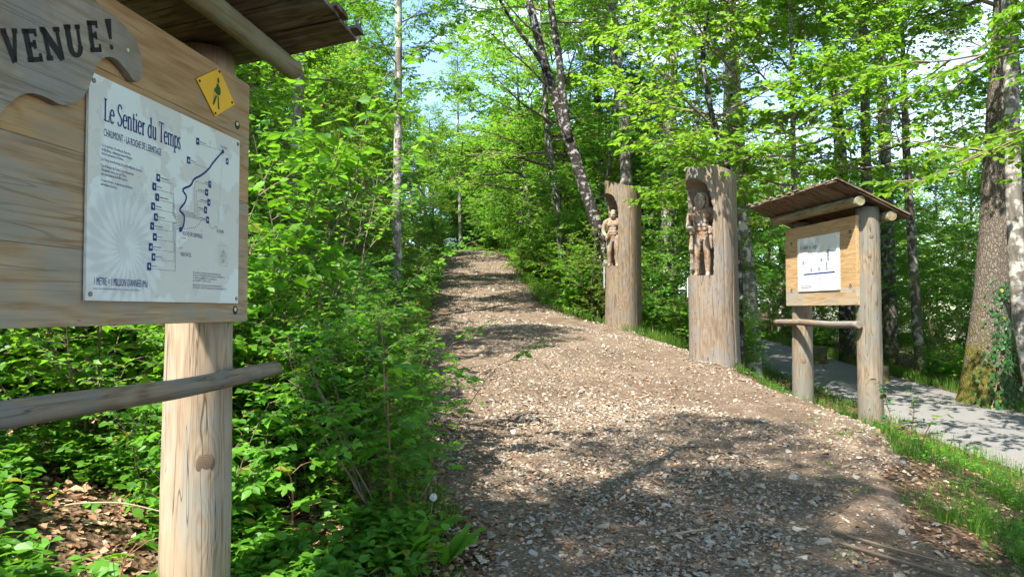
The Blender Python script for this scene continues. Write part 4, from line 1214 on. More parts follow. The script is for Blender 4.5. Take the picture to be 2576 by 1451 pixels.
# templates ---------------------------------------------------------
CR = {}
CR['beech'] = crown(1, 28, 0, 8.5, lambda t: 3.6 * (1 - .55 * t), 8, 55, 10, 8, 8, .100, LEAF4)
CR['beech2'] = crown(2, 30, 0, 10, lambda t: 3.0 * (1 - .45 * t) * (.7 + .6 * math.sin(math.pi * min(1, t + .15))), 12, 60, 10, 8, 8, .098, LEAF4)
CR['slim'] = crown(3, 32, 0, 9, lambda t: 1.9 * (1 - .4 * t), 20, 60, 9, 7, 8, .092, LEAF4, thick=.022)
CR['linden'] = crown(4, 24, 0, 5.5, lambda t: 4.1 * (1 - .5 * t), -6, 50, 12, 8, 8, .100, LEAF6, up=.10, thick=.05)
CR['linden_young'] = crown(5, 24, 0, 4.6, lambda t: 2.3 * (1 - .45 * t), 0, 50, 9, 7, 8, .098, LEAF6, up=.1, thick=.026)
CR['open'] = crown(6, 22, 0, 9, lambda t: 3.4 * (1 - .45 * t), 10, 55, 8, 7, 7, .100, LEAF4, thick=.04)
CR['high'] = crown(7, 24, 0, 7, lambda t: 4.2 * (1 - .5 * t), 5, 60, 9, 8, 7, .125, LEAF4, thick=.06)
CR['under'] = crown(8, 26, 0, 5.0, lambda t: 2.4 * (.55 + .55 * math.sin(math.pi * (.15 + .75 * t))), 0, 45, 9, 8, 7, .105, LEAF6, up=.1, thick=.02, flat=.6)
CR['round'] = crown(9, 26, 0, 6.5, lambda t: 3.3 * (.45 + .6 * math.sin(math.pi * (.12 + .8 * t))), -5, 60, 9, 7, 7, .16, LEAF4, up=.1, thick=.05, flat=.45, tw_len=.6)
SH = {}
SH['hazel'] = shrub(11, 9, 3.0, .38, 11, 5, .102, LEAF6)
SH['hazel2'] = shrub(12, 8, 2.6, .45, 10, 5, .080, LEAF6)
SH['mid'] = shrub(13, 10, 1.7, .42, 9, 5, .088, LEAF6, tw=(.2, 5), thick=.009)
SH['mid2'] = shrub(14, 11, 1.4, .5, 9, 5, .066, LEAF4, tw=(.16, 5), thick=.008)
SH['low'] = shrub(15, 11, .85, .55, 8, 4, .082, LEAF6, tw=(.13, 4), thick=.006, bare=.1)
SH['low2'] = shrub(16, 12, .62, .6, 7, 4, .058, LEAF4, tw=(.1, 4), thick=.005, bare=.1)
SH['spray'] = shrub(17, 5, 3.8, .28, 16, 6, .070, LEAF4, flat=.95, tw=(.34, 7), thick=.016, bare=.08)
SH['spray2'] = shrub(18, 4, 3.0, .25, 15, 6, .062, LEAF4, flat=.95, tw=(.32, 7), thick=.014, bare=.06)
# ------------------------------------------------------------------ trees
def tree(name, label, pts, r0, r1, crown_key, zc, sc, leaf='leaf', bark='bark_grey', tint=(1, 1, 1), group=None, extra=(), rot=None, cat='tree', flare=(.35, .35, 5), grow_to=None, crowns=None):
    pts = [np.array(p, float) for p in pts]
    b = pts[0].copy(); b[2] = tz(b[0], b[1])
    if pts[0][2] > b[2] + .15: pts = [b] + pts
    else: pts[0] = b
    ch = {'beech': 8.5, 'beech2': 10, 'slim': 9, 'linden': 5.5, 'linden_young': 4.6, 'open': 9, 'high': 7, 'under': 5.0, 'round': 6.5}.get(crown_key, 6)
    top = (zc + ch * sc * .95) if grow_to is None else grow_to
    if pts[-1][2] < top:
        d = pts[-1] - pts[-2]; d = d / np.linalg.norm(d); d = d * .4 + UP * .6
        pts.append(pts[-1] + d / d[2] * (top - pts[-1][2]))
    pts[0] = pts[0] - UP * .25
    H = pts[-1][2] - pts[0][2]
    root = thing(name, label, cat, tuple(b), 0, group)
    rad = [r0 + (r1 - r0) * min(1, (p[2] - b[2]) / max(1e-3, 6.5)) if p[2] - b[2] < 6.5 else max(.02, r1 * (1 - (p[2] - b[2] - 6.5) / max(.1, top - b[2] - 6.5) * .92)) for p in pts]
    seed = abs(hash((round(b[0], 2), round(b[1], 2)))) % 100000
    rg = np.random.default_rng(seed)
    me = post_mesh('trunk', [p - b for p in pts], rad, 18 if r0 > .12 else 10, .05, rg, sub=10, flare=flare)
    obj('trunk', me, M[bark], root)
    for ep, er0, er1 in extra:
        me = post_mesh('limb', [np.array(p) - b for p in ep], np.linspace(er0, er1, len(ep)), 10, .06, rg, sub=8)
        obj('limb', me, M[bark], root)
    if crown_key:
        P = np.array(pts); zz = P[:, 2]
        cxy = np.array([np.interp(zc, zz, P[:, 0]), np.interp(zc, zz, P[:, 1])])
        r = rg.uniform(0, 6.28) if rot is None else rot
        loc = (cxy[0] - b[0], cxy[1] - b[1], zc - b[2])
        for nm, me_, mt in (('branches', CR[crown_key][0], 'twig'), ('crown', CR[crown_key][1], leaf)):
            o = obj(nm, me_, M['twig'] if nm == 'branches' else None, root, loc, (0, 0, r)); o.scale = (sc,) * 3
            if nm == 'crown':
                if not me_.materials: me_.materials.append(M[leaf])
                o.material_slots[0].link = 'OBJECT'; o.material_slots[0].material = M[leaf]
                o.color = (*tint, 1); o['kind'] = 'stuff'
    return root
def pxs(L, y): return [W(a, b, y) for a, b in L]

# trees the photograph shows one by one
tree('birch_tree', 'slim pale birch trunk rising straight from the thicket left of the trail', pxs([(1000, 690), (998, 520), (1002, 260), (1003, 0)], 17), .11, .085, 'slim', 6.2, 1.0, 'leaf', 'bark_pale', (1.05, 1.05, .9))
tree('beech_tree', 'pale mottled trunk just right of the welcome sign roof', pxs([(712, 720), (730, 560), (742, 380), (752, 150)], 11), .095, .08, 'beech', 4.6, .62, 'leaf', 'bark_pale', (.9, 1, .9))
tree('beech_tree', 'thin dark trunk behind the half hidden carved log', pxs([(910, 640), (908, 480), (903, 330), (898, 60)], 22.5), .10, .08, 'beech2', 6.5, .8, 'leaf', 'bark_grey')
tree('young_birch_tree', 'far thin whitish trunk where the trail bends out of sight', pxs([(1158, 600), (1156, 500), (1155, 430), (1152, 300)], 47), .11, .09, 'slim', 11.5, .9, 'leaf_lime', 'bark_pale', (.9, .95, .9))
b_ = W(1532, 700, 19)
tree('leaning_tree', 'dark leaning forked trunk left of the farther carved log', pxs([(1536, 720), (1512, 600), (1468, 465), (1425, 330), (1372, 170), (1330, 0)], 19), .185, .125, 'open', 8.2, .85, 'leaf', 'bark_dark', (.95, 1, .9),
     extra=[(pxs([(1432, 350), (1418, 250), (1408, 160), (1387, 20), (1380, -60)], 18.9), .105, .08), (pxs([(1375, 175), (1330, 110), (1285, 50), (1240, -30)], 18.8), .06, .03)])
tree('beech_tree', 'grey lichen-spotted trunk right behind the farther carved log', pxs([(1585, 800), (1575, 480), (1572, 300), (1548, 160), (1538, 0)], 21.5), .21, .17, 'beech', 9.0, .9, 'leaf', 'bark_grey')
tree('spruce_trunk_tree', 'dark straight trunk between the leaning tree and the grey trunk', pxs([(1512, 600), (1506, 330), (1500, 150), (1498, 0)], 27), .20, .17, 'beech2', 9.5, .8, 'leaf', 'bark_dark')
tree('beech_tree', 'broad pale grey trunk between the two carved logs', pxs([(1690, 790), (1680, 500), (1686, 250), (1700, 0)], 20.5), .22, .19, 'beech2', 8.6, .9, 'leaf', 'bark_grey', (1.05, 1, .9))
tree('beech_tree', 'pale trunk rising behind the nearest carved log', pxs([(1893, 820), (1868, 620), (1850, 450), (1840, 200), (1836, 0)], 17), .19, .14, 'open', 7.0, .8, 'leaf_lime', 'bark_pale', (.9, .95, 1))
tree('beech_tree', 'whitish trunk just right of the pale trunk behind the nearest log', pxs([(1895, 780), (1878, 560), (1868, 420), (1858, 260), (1850, 120)], 22), .15, .12, 'beech', 8.0, .7, 'leaf', 'bark_pale')
tree('linden_tree', 'thin dark crooked stem with lime green leaves over the nearest carved log', pxs([(1862, 700), (1838, 450), (1808, 350), (1790, 290), (1766, 150), (1780, 30)], 14.2), .062, .05, 'linden_young', 3.7, 1.3, 'leaf_lime', 'bark_dark', (1, 1, 1), flare=(.2, .2, 4), rot=1.2)
tree('oak_tree', 'dark trunk rising above the left part of the small sign roof', pxs([(2128, 760), (2118, 470), (2110, 300), (2076, 100), (2065, 0)], 21), .20, .17, 'beech', 8.3, .8, 'leaf', 'bark_dark')
tree('oak_tree', 'mossy dark trunk directly behind the right post of the small sign', pxs([(2186, 930), (2184, 700), (2181, 480), (2172, 100), (2170, 0)], 17), .125, .11, 'beech2', 7.0, .7, 'leaf', 'bark_oak')
tree('oak_tree', 'grey brown trunk just right of the small sign roof', pxs([(2240, 760), (2230, 500), (2222, 300), (2214, 60)], 22), .20, .18, 'beech', 8.6, .8, 'leaf', 'bark_grey')
tree('oak_tree', 'massive mossy oak with ivy at its foot beside the road', pxs([(2480, 985), (2492, 800), (2512, 560), (2522, 300), (2530, 0)], 14.5), .38, .27, 'high', 7.0, 1.0, 'leaf', 'bark_oak', (1, 1, .95), flare=(.55, .55, 5))
tree('beech_tree', 'pale blotched trunk leaning just right of the mossy oak', pxs([(2600, 985), (2573, 850), (2556, 650), (2548, 400), (2545, 250), (2535, 0)], 13.4), .14, .125, 'open', 6.2, .75, 'leaf', 'bark_pale', (1, 1, .9))
# overhanging linden whose trunk stands just outside the picture
tree('linden_tree', 'spreading lime green branches reaching in from the upper right', [(8.4, 5.6, 0), (8.3, 5.8, 2), (8.1, 6.1, 4), (7.9, 6.4, 6)], .20, .15, 'linden', 3.5, 1.2, 'leaf_lime', 'bark_grey', (.92, .92, .9), rot=.4)
tree('linden_tree', 'tall linden crown with lime leaves above the road at top right', [(10.6, 9.2, 0), (10.4, 9.3, 3), (10.1, 9.6, 6)], .2, .15, 'linden', 4.6, 1.15, 'leaf_lime', 'bark_grey', (.85, .92, .9), rot=2.1)

tree('linden_tree', 'young linden with lime leaves behind the small sign roof', [(5.9, 15.1, 0), (5.9, 15.1, 2), (5.85, 15.1, 4.5)], .07, .055, 'linden_young', 3.9, 1.25, 'leaf_lime', 'bark_grey', (.9, .95, .9), rot=3.3, flare=(.2, .2, 4))
tree('linden_tree', 'linden with broad lime crown standing beyond the road behind the small sign', [(10.3, 18.5, 0), (10.2, 18.5, 2), (10.0, 18.4, 5)], .12, .1, 'linden_young', 5.0, 1.2, 'leaf_lime', 'bark_grey', (.95, 1, .9), rot=1.3)
tree('linden_tree', 'linden crown arching over the trail from the right bank', [(1.9, 25.5, 0), (1.7, 25.5, 4), (1.2, 25.4, 8)], .14, .11, 'linden', 6.2, 1.15, 'leaf_lime', 'bark_grey', (.9, 1, .9), rot=2.3)
tree('linden_tree', 'second linden crown arching over the upper trail', [(1.2, 33.5, 0), (1.0, 33.5, 4), (.4, 33.4, 9)], .14, .11, 'linden', 6.2, 1.3, 'leaf_lime', 'bark_grey', (.95, 1, .95), rot=4.3)
# trees beside and behind the viewer: their crowns throw the dappled shade
for i, (x, y, k, zc, sc) in enumerate([(-2.9, .6, 'open', 6.6, .58), (-1.0, -1.0, 'open', 6.8, .75), (-4.4, -2.6, 'slim', 6.6, .8), (2.9, .6, 'open', 7.2, .62), (-2.6, -4.2, 'beech', 6.5, .85), (1.2, -3.2, 'open', 7.0, .8), (4.6, -1.2, 'open', 6.8, .75), (-5.6, -6.5, 'beech', 6, 1.0), (3.5, -8, 'open', 6.5, 1.0), (-12, 2.5, 'beech2', 5.0, 1.1), (9.5, -4, 'beech', 6, 1.0), (-.5, -10, 'beech', 6, 1.1)]):
    lab = ['tall beech behind the welcome sign', 'beech standing behind the viewer left of the trail'][0 if y > 0 else 1]
    tree('beech_tree', 'tall leafy beech beside the viewer shading the start of the trail', [(x, y, 0), (x + .2, y, 4), (x + .1, y + .2, 9)], .2, .16, k, zc + tz(x, y), sc, 'leaf', 'bark_grey', group='beeches shading the trail from behind')

# background wood: individuals, larger ones first
rg = np.random.default_rng(77)
back = []
def far_tree(x, y, k, zc, sc, leaf, tint, lab, grp, r=.16):
    tree('forest_tree', lab, [(x, y, 0), (x + rg.normal(0, .25), y, 5), (x + rg.normal(0, .4), y, 10)], r, r * .8, k, tz(x, y) + zc, sc, leaf, rg.choice(['bark_grey', 'bark_dark', 'bark_pale']), tint, grp)
LAB_L = 'leafy beech in the dense wood left of the trail'
LAB_C = 'leafy tree in the wood where the trail climbs out of sight'
LAB_R = 'leafy tree in the wood beyond the asphalt road'
for (x, y, k, zc, sc) in [(-6.5, 13, 'beech', 3.0, .75), (-9, 17, 'beech2', 2.5, .85), (-12, 13, 'beech', 2.5, 1), (-8, 24, 'beech', 3, .95), (-13, 22, 'beech2', 2, 1.1), (-7.5, 27, 'beech2', 3.0, .9), (-10, 30, 'beech', 2, 1.1), (-17, 30, 'beech', 2, 1.3), (-6.6, 34, 'slim', 2.2, 1.0), (-9.5, 9.5, 'beech2', 3.0, .9), (-16, 17, 'beech', 2, 1.2), (-20, 24, 'beech2', 2, 1.3), (-12, 40, 'beech', 2, 1.4), (-22, 40, 'beech', 2, 1.5)]:
    far_tree(x, y, k, zc, sc, 'leaf', tuple(rg.uniform(.8, 1.1, 3) * np.array([1, 1, .9])), LAB_L, 'trees in the left wood')
for (x, y, k, zc, sc) in [(3.4, 27, 'slim', 3.0, .85), (2.2, 34, 'round', 2.0, .9), (5.5, 31, 'round', 3, .9), (4.8, 24, 'round', 3.5, .7), (1.2, 44, 'round', 1.5, 1.0), (-2.6, 50, 'round', 1.2, .85), (-5.0, 46, 'slim', 1.5, .8), (5, 42, 'round', 2, 1.0), (-.5, 57, 'round', 1, 1.1), (-7, 55, 'round', 1, 1.0), (4, 58, 'round', 1, 1.2), (9, 50, 'round', 2, 1.3), (-4, 66, 'round', 1, 1.2), (2, 72, 'round', 1, 1.2), (12, 62, 'round', 2, 1.5), (-11, 62, 'round', 1, 1.4), (8, 76, 'round', 2, 1.6), (5.6, 19.5, 'slim', 3.5, .75), (-1.6, 58, 'round', .6, 1.1), (-3.2, 62, 'round', .6, 1.1), (.4, 63, 'round', .6, 1.2), (-2, 72, 'round', .5, 1.4), (1.0, 40, 'round', 2.2, .9), (2.6, 47, 'round', 1.5, 1.1), (-6.2, 50, 'round', 1, 1.0)]:
    far_tree(x, y, k, zc, sc, ['leaf', 'leaf_lime', 'leaf_soft', 'leaf_lime'][int(rg.integers(0, 4))], tuple(rg.uniform(.8, 1.05, 3)), LAB_C, 'trees at the head of the trail')
for (x, y, k, zc, sc) in [(12.5, 24, 'open', 4.0, .65), (11.4, 31, 'round', 3, .65), (16, 20, 'open', 4.2, .7), (19, 27, 'open', 3.5, .8), (24, 24, 'open', 3.0, .9), (22, 36, 'open', 3, .9), (13, 44, 'round', 2, 1.0), (29, 33, 'open', 1.5, 1.0), (18, 50, 'open', 2, 1.2), (27, 52, 'round', 0, 1.0), (37, 44, 'open', 0, 1.2), (34, 62, 'round', -1, 1.2), (46, 56, 'round', -2, 1.3)]:
    far_tree(x, y, k, zc, sc, ['leaf', 'leaf_lime', 'leaf_soft'][int(rg.integers(0, 3))], tuple(rg.uniform(.85, 1.05, 3)), LAB_R, 'trees beyond the road')

LAB_U = 'young leafy tree with low branches in the thicket left of the trail'
for (x, y, zc, sc) in [(-3.6, 8.3, 1.2, .6), (-5.2, 9.6, 1.0, .8), (-4.4, 11.4, 1.2, .7), (-6.4, 12.2, 1.0, .95), (-5.0, 14.4, 1.2, .75), (-7.0, 15.6, 1.0, 1.0), (-5.3, 17.8, 1.2, .8), (-5.6, 21.5, 1.0, .9), (-7.2, 20, 1, 1.1), (-5.8, 24.8, 1.0, .85), (-7.0, 28, 1, 1.2), (-6.4, 31, 1, .95), (-6.4, 38, .8, 1.2), (-8.5, 34, 1, 1.3), (-4.4, 6.6, 1.6, .7), (-6.4, 7.6, 1.2, .9)]:
    far_tree(x, y, 'under', zc, sc, ['leaf', 'leaf_soft', 'leaf_lime', 'leaf'][int(rg.integers(0, 4))], tuple(rg.uniform(.85, 1.1, 3)), LAB_U, 'young trees in the left thicket', .05)
LAB_V = 'young leafy tree with low branches in the thicket right of the trail'
for (x, y, zc, sc) in [(3.1, 22.5, 1.3, .8), (1.9, 27, 1.0, .9), (3.6, 30, 1.0, 1.0), (1.4, 33, .8, 1.0), (4.6, 21, 1.4, .75), (.9, 39, .8, 1.1), (3.0, 38, .8, 1.2), (-.6, 47, .6, 1.2), (-3.2, 54, .5, 1.2), (6.0, 27, 1.2, 1.0), (5.4, 36, 1.0, 1.2), (5.0, 17.6, 1.6, .6), (-1.4, 49, .5, 1.3), (-2.9, 52, .5, 1.3), (.4, 50, .5, 1.4), (-.2, 44.5, .6, 1.0)]:
    far_tree(x, y, 'under', zc, sc, ['leaf', 'leaf_soft', 'leaf'][int(rg.integers(0, 3))], tuple(rg.uniform(.85, 1.1, 3)), LAB_V, 'young trees in the right thicket', .05)
LAB_W = 'young leafy tree on the falling slope beyond the road'
for (x, y, zc, sc) in [(11.6, 16.5, 1.2, .75), (13.5, 19, 1.3, .9), (11.3, 22.5, 1.0, .8), (15.2, 24.5, 1.2, 1.0), (13, 28, 1.0, 1.0), (17.5, 16.5, 1.5, 1.0), (21, 22, 1.2, 1.1), (18, 31, 1.0, 1.2), (11.6, 36, 1, 1.1), (25, 30, 1, 1.3), (14.3, 14.2, 1.3, .8), (11.0, 31, .3, .9), (12.6, 35.5, .3, 1.1), (15.5, 43, .3, 1.3), (19.5, 50, .2, 1.4), (11.5, 43, .3, 1.2), (23, 42, .2, 1.4), (30, 44, 0, 1.5)]:
    far_tree(x, y, 'under', zc, sc, ['leaf', 'leaf_soft', 'leaf_lime'][int(rg.integers(0, 3))], tuple(rg.uniform(.85, 1.1, 3)), LAB_W, 'young trees beyond the road', .05)

# dark fir behind the grey trunk
def fir(label, x, y, H, z0, sc):
    rng = np.random.default_rng(31)
    root = thing('fir_tree', label, 'tree', (x, y, tz(x, y)))
    obj('trunk', post_mesh('trunk', [(0, 0, -.2), (0, 0, H)], [.16, .02], 10, .04, rng), M['bark_dark'], root)
    n = 70
    t = np.linspace(0, 1, n); z = z0 + (H - z0) * t
    az = np.arange(n) * 2.4; L = sc * (1 - .85 * t) * rng.uniform(.7, 1.1, n)
    P = grow(rng, np.stack([0 * z, 0 * z, z], -1), np.stack([np.cos(az), np.sin(az), np.full(n, -.12)], -1), L, 6, -.1, .06)
    p, d, tt = side_shoots(rng, P, 16, .15, 1., 55, .95)
    tw = grow(rng, p, d, np.repeat(L, 16) * .36 * (1.1 - .8 * tt) + .08, 4, -.25, .06)
    wd, lf = MB(), MB()
    V, q = tubes(P, .02 * np.linspace(1, .2, 6)[None] * np.ones((n, 1)), 4); wd.add(V, q)
    p, d, tt = side_shoots(rng, tw, 12, 0, 1., 50, .6)
    leaves(lf, LEAF_LONG, p, d, UP[None] + rng.normal(0, .5, p.shape), .085 * rng.uniform(.7, 1.2, len(p)), rng)
    obj('branches', wd.mesh('branches'), M['twig'], root)
    o = obj('crown', lf.mesh('crown'), M['fir'], root); o['kind'] = 'stuff'
p_ = W(1610, 300, 24)
fir('dark green fir between the trunks behind the farther carved log', p_[0], 24, 10.5, 2.6, 2.3)

# ------------------------------------------------------------------ shrubs and saplings
SHRUBN = [0]
LOOK = {'hazel': 'tall broad-leaved shrub', 'hazel2': 'bushy broad-leaved shrub', 'mid': 'waist-high leafy shrub', 'mid2': 'fine-leaved shrub', 'low': 'knee-high leafy bush', 'low2': 'small fine-leaved bush', 'spray': 'tall layered young beech', 'spray2': 'layered young beech'}
def put_shrub(key, x, y, s, label, group, leaf='leaf', tint=(1, 1, 1), name='shrub', cat='shrub', rot=None):
    SHRUBN[0] += 1
    r = np.random.default_rng(SHRUBN[0] * 7 + 3).uniform(0, 6.28) if rot is None else rot
    root = thing(name, label, cat, (x, y, tz(x, y)), r, group)
    root['look'] = LOOK[key]
    o = obj('stems', SH[key][0], M['twig'], root); o.scale = (s,) * 3
    o = obj('leaves', SH[key][1], M[leaf], root); o.scale = (s,) * 3
    o.material_slots[0].link = 'OBJECT'; o.material_slots[0].material = M[leaf]
    o.color = (*tint, 1); o['kind'] = 'stuff'
    return root
rg = np.random.default_rng(8)
def T(): return tuple(rg.uniform(.8, 1.12, 3) * np.array([1, 1, .95]))
# the near hazels by the sign's right edge, told apart
put_shrub('hazel', -2.45, 5.35, .98, 'tall hazel with broad ribbed leaves touching the welcome sign edge', 'shrubs left of the trail', 'leaf', (1.05, 1.05, .9), 'hazel_shrub')
put_shrub('hazel2', -2.1, 6.6, .95, 'leafy hazel just behind the tall hazel beside the welcome sign', 'shrubs left of the trail', 'leaf_soft', (1, 1, .9), 'hazel_shrub')
for x_, y_, k_, s_ in [(-1.35, 4.75, 'mid', .62), (-1.75, 4.35, 'low', .95), (-2.3, 4.6, 'mid2', .75), (-1.0, 5.3, 'mid', .7), (-1.7, 5.6, 'hazel2', .6), (-3.0, 5.2, 'hazel2', .8), (-3.6, 4.4, 'mid', .6), (-4.4, 5.6, 'mid', .8), (-5.2, 5.0, 'mid2', .8)]:
    put_shrub(k_, x_, y_, s_, 'leafy shrub close behind the welcome sign', 'shrubs left of the trail', 'leaf_soft' if k_ != 'hazel2' else 'leaf', (1.1, 1.08, .95))
LS = 'leafy green shrub in the thicket left of the trail'
def left_shrubs():
    spots = []
    tries = 0
    while len(spots) < 62 and tries < 4000:
        tries += 1
        y = rg.uniform(5.2, 27); d = rg.uniform(.55, 6.0) ** 1
        x = float(XL(y)) - d
        if x > -.30 * y - .1 and y < 6: continue
        if x < -.75 * y - 1: continue
        if any((x - a) ** 2 + (y - b) ** 2 < (.55 + .03 * y) ** 2 for a, b, _ in spots): continue
        spots.append((x, y, d))
    return spots
for x, y, d in left_shrubs():
    k = ['mid', 'mid2', 'low'][int(rg.integers(0, 3))] if d < 1.6 else ['hazel', 'hazel2', 'mid', 'spray2'][int(rg.integers(0, 4))]
    s = rg.uniform(.8, 1.1) * (.75 if d < 1.2 else 1)
    put_shrub(k, x, y, s, LS, 'shrubs left of the trail', ['leaf', 'leaf_soft', 'leaf'][int(rg.integers(0, 3))], T())
LE = 'low leafy bush along the left edge of the trail'
for y in list(np.arange(4.5, 24, .8)) + list(np.arange(24, 40, 1.6)):
    x = float(XL(y)) - rg.uniform(.28, .6)
    put_shrub(['low', 'low2', 'mid2'][int(rg.integers(0, 3))], x, y + rg.uniform(-.3, .3), rg.uniform(.7, 1.05), LE, 'bushes along the left edge of the trail', 'leaf', T(), 'bush', 'bush')
RS = 'leafy green shrub in the thicket right of the climbing trail'
for i in range(46):
    y = rg.uniform(18.6, 44); x = float(XR(y)) + .5 + rg.uniform(0, 1) ** 1.3 * 5
    if (x - 2.55) ** 2 + (y - 16.8) ** 2 < 1.2: continue
    d = x - float(XR(y))
    k = ['mid', 'mid2'][int(rg.integers(0, 2))] if d < 1.2 else ['hazel', 'hazel2', 'spray2', 'mid'][int(rg.integers(0, 4))]
    put_shrub(k, x, y, rg.uniform(.75, 1.1), RS, 'shrubs right of the climbing trail', ['leaf', 'leaf_soft'][int(rg.integers(0, 2))], T())
for i in range(20):
    y = rg.uniform(38, 58); x = float(XR(y)) + rg.uniform(-1, 6) if i % 2 else float(XL(y)) - rg.uniform(.5, 6)
    if float(XL(y)) - .4 < x < float(XR(y)) + .4: continue
    put_shrub(['hazel', 'hazel2', 'mid'][int(rg.integers(0, 3))], x, y, rg.uniform(.9, 1.3), 'distant leafy shrub near the bend of the trail', 'shrubs near the bend of the trail', 'leaf', T())
for x_, y_, k_, s_ in [(2.1, 18.7, 'hazel2', .95), (1.75, 19.6, 'mid', 1.0), (-1.0, 46, 'mid', 1.1), (-.2, 44.6, 'mid2', 1.2), (.3, 43.4, 'mid', 1.1), (-1.7, 49.5, 'hazel', 1.0), (-2.6, 51.2, 'hazel2', 1.1), (-3.5, 53, 'hazel', 1.1), (-4.7, 43, 'mid', 1.1), (-5.6, 46, 'mid', 1.2)]:
    put_shrub(k_, x_, y_, s_, RS if x_ > -4 else LS, 'shrubs right of the climbing trail' if x_ > -4 else 'shrubs left of the trail', 'leaf', T())
BS = 'low leafy bush on the bank between trail and road'
for i in range(40):
    y = rg.uniform(12.6, 30); x = rg.uniform(3.4, 6.2)
    if x < float(XR(y)) + .35 or (x - 3.46) ** 2 + (y - 12.5) ** 2 < .8: continue
    if y < 15 and x > 4.4: continue
    put_shrub(['low', 'low2', 'mid2', 'mid'][int(rg.integers(0, 4))], x, y, rg.uniform(.7, 1.0), BS, 'bushes on the bank above the road', ['leaf', 'leaf_soft', 'leaf_lime'][int(rg.integers(0, 3))], T(), 'bush', 'bush')
YS = 'young beech with layered leaf sprays beyond the road'
for i in range(54):
    y = rg.uniform(11.5, 36); x = ROAD1 + .8 + rg.uniform(0, 1) ** 1.3 * 11
    if (x - 9.6) ** 2 + (y - 14.5) ** 2 < 1.6 or x > .78 * y + 1: continue
    near = x < ROAD1 + 1.9
    put_shrub(['mid2', 'low', 'mid'][int(rg.integers(0, 3))] if near else ['spray', 'spray2', 'hazel2'][int(rg.integers(0, 3))], x, y, rg.uniform(.75, 1.1) * (1 if near else 1.05), YS if not near else 'low bush on the far verge of the road', 'young beeches beyond the road' if not near else 'bushes on the far verge', ['leaf', 'leaf_lime', 'leaf_soft'][int(rg.integers(0, 3))], T(), 'young_beech' if not near else 'bush', 'sapling' if not near else 'bush')

# sycamore saplings with large lobed leaves, each leaf its own piece
mv, mf = LEAF_MAPLE
maple_me = np_mesh('leaf', mv, [mf], np.full(len(mv), .5), smooth=True); maple_me.materials.append(M['leaf_soft'])
def sapling(label, x, y, H, lean, n, size, tint, seed):
    rng = np.random.default_rng(seed)
    root = thing('sycamore_sapling', label, 'sapling', (x, y, tz(x, y)), 0, 'sycamore saplings by the trail')
    pts = grow(rng, np.array([[0, 0, -.05]]), np.array([[lean[0], lean[1], 1.]]), H, 8, .0, .06)
    wd = MB(); V, q = tubes(pts, np.linspace(.009, .004, 8)[None], 6); wd.add(V, q)
    t = np.concatenate([np.linspace(.45, 1., n // 2), np.linspace(.4, .98, n - n // 2)])
    p, T_ = along(pts, t[None]); p = p[0]
    for i in range(n):
        a = i * 2.4 + rng.normal(0, .3)
        L = rng.uniform(.08, .2)
        e = p[i] + np.array([math.cos(a) * L, math.sin(a) * L, L * .5])
        V, q = tubes(np.array([[p[i], (p[i] + e) / 2 + UP * .02, e]]), np.array([[.002, .0018, .0015]]), 4); wd.add(V, q)
        o = obj('leaf', maple_me, None, root, tuple(e))
        nrm = Vector((math.cos(a) * .35 + rng.normal(0, .2), math.sin(a) * .35 + rng.normal(0, .2), 1)).normalized()
        d = Vector((math.cos(a), math.sin(a), -.35))
        xx = d.cross(nrm).normalized(); dd = nrm.cross(xx)
        o.rotation_euler = Matrix((xx, dd, nrm)).transposed().to_euler()
        s = size * rng.uniform(.6, 1.1); o.scale = (s, s, s); o.color = (*(np.array(tint) * rng.uniform(.85, 1.15)), 1)
    obj('stem', wd.mesh('stem'), flat('reddish_stem', (.22, .1, .05)), root)
p_ = W(1000, 1040, 4.6); sapling('sycamore sapling with big dark lobed leaves at the trail edge', p_[0] - .05, 4.6, 1.0, (.05, -.1), 12, .16, (.9, 1, .9), 1)
p_ = W(945, 760, 5.6); sapling('sycamore sapling with drooping dark leaves behind the trail-edge one', p_[0], 5.6, 1.35, (.05, -.05), 11, .17, (.7, .85, .8), 2)
p_ = W(790, 360, 6.2); sapling('tall sycamore sapling with pale lobed leaves above the thicket', p_[0], 6.2, 2.7, (.02, -.02), 16, .17, (1.1, 1.1, 1), 3)
p_ = W(1090, 1180, 4.9); sapling('small sycamore seedling leaning over the stony trail edge', p_[0] - .1, 4.9, .55, (.3, -.1), 8, .10, (1, 1, 1), 4)
p_ = W(700, 1150, 4.0); sapling('low yellowish sycamore seedling right of the welcome sign post', p_[0], 4.3, .45, (.0, .0), 8, .12, (1.5, 1.35, .9), 5)
p_ = W(250, 1330, 3.3); sapling('bright sycamore seedling among herbs below the welcome sign', p_[0], 3.4, .30, (.0, .0), 9, .11, (1.25, 1.2, .9), 6)
p_ = W(2330, 1130, 7.2); sapling('wilting seedling with pale drooping leaves right of the small sign', p_[0], 7.4, .42, (.3, -.3), 9, .09, (1, .95, .8), 7)
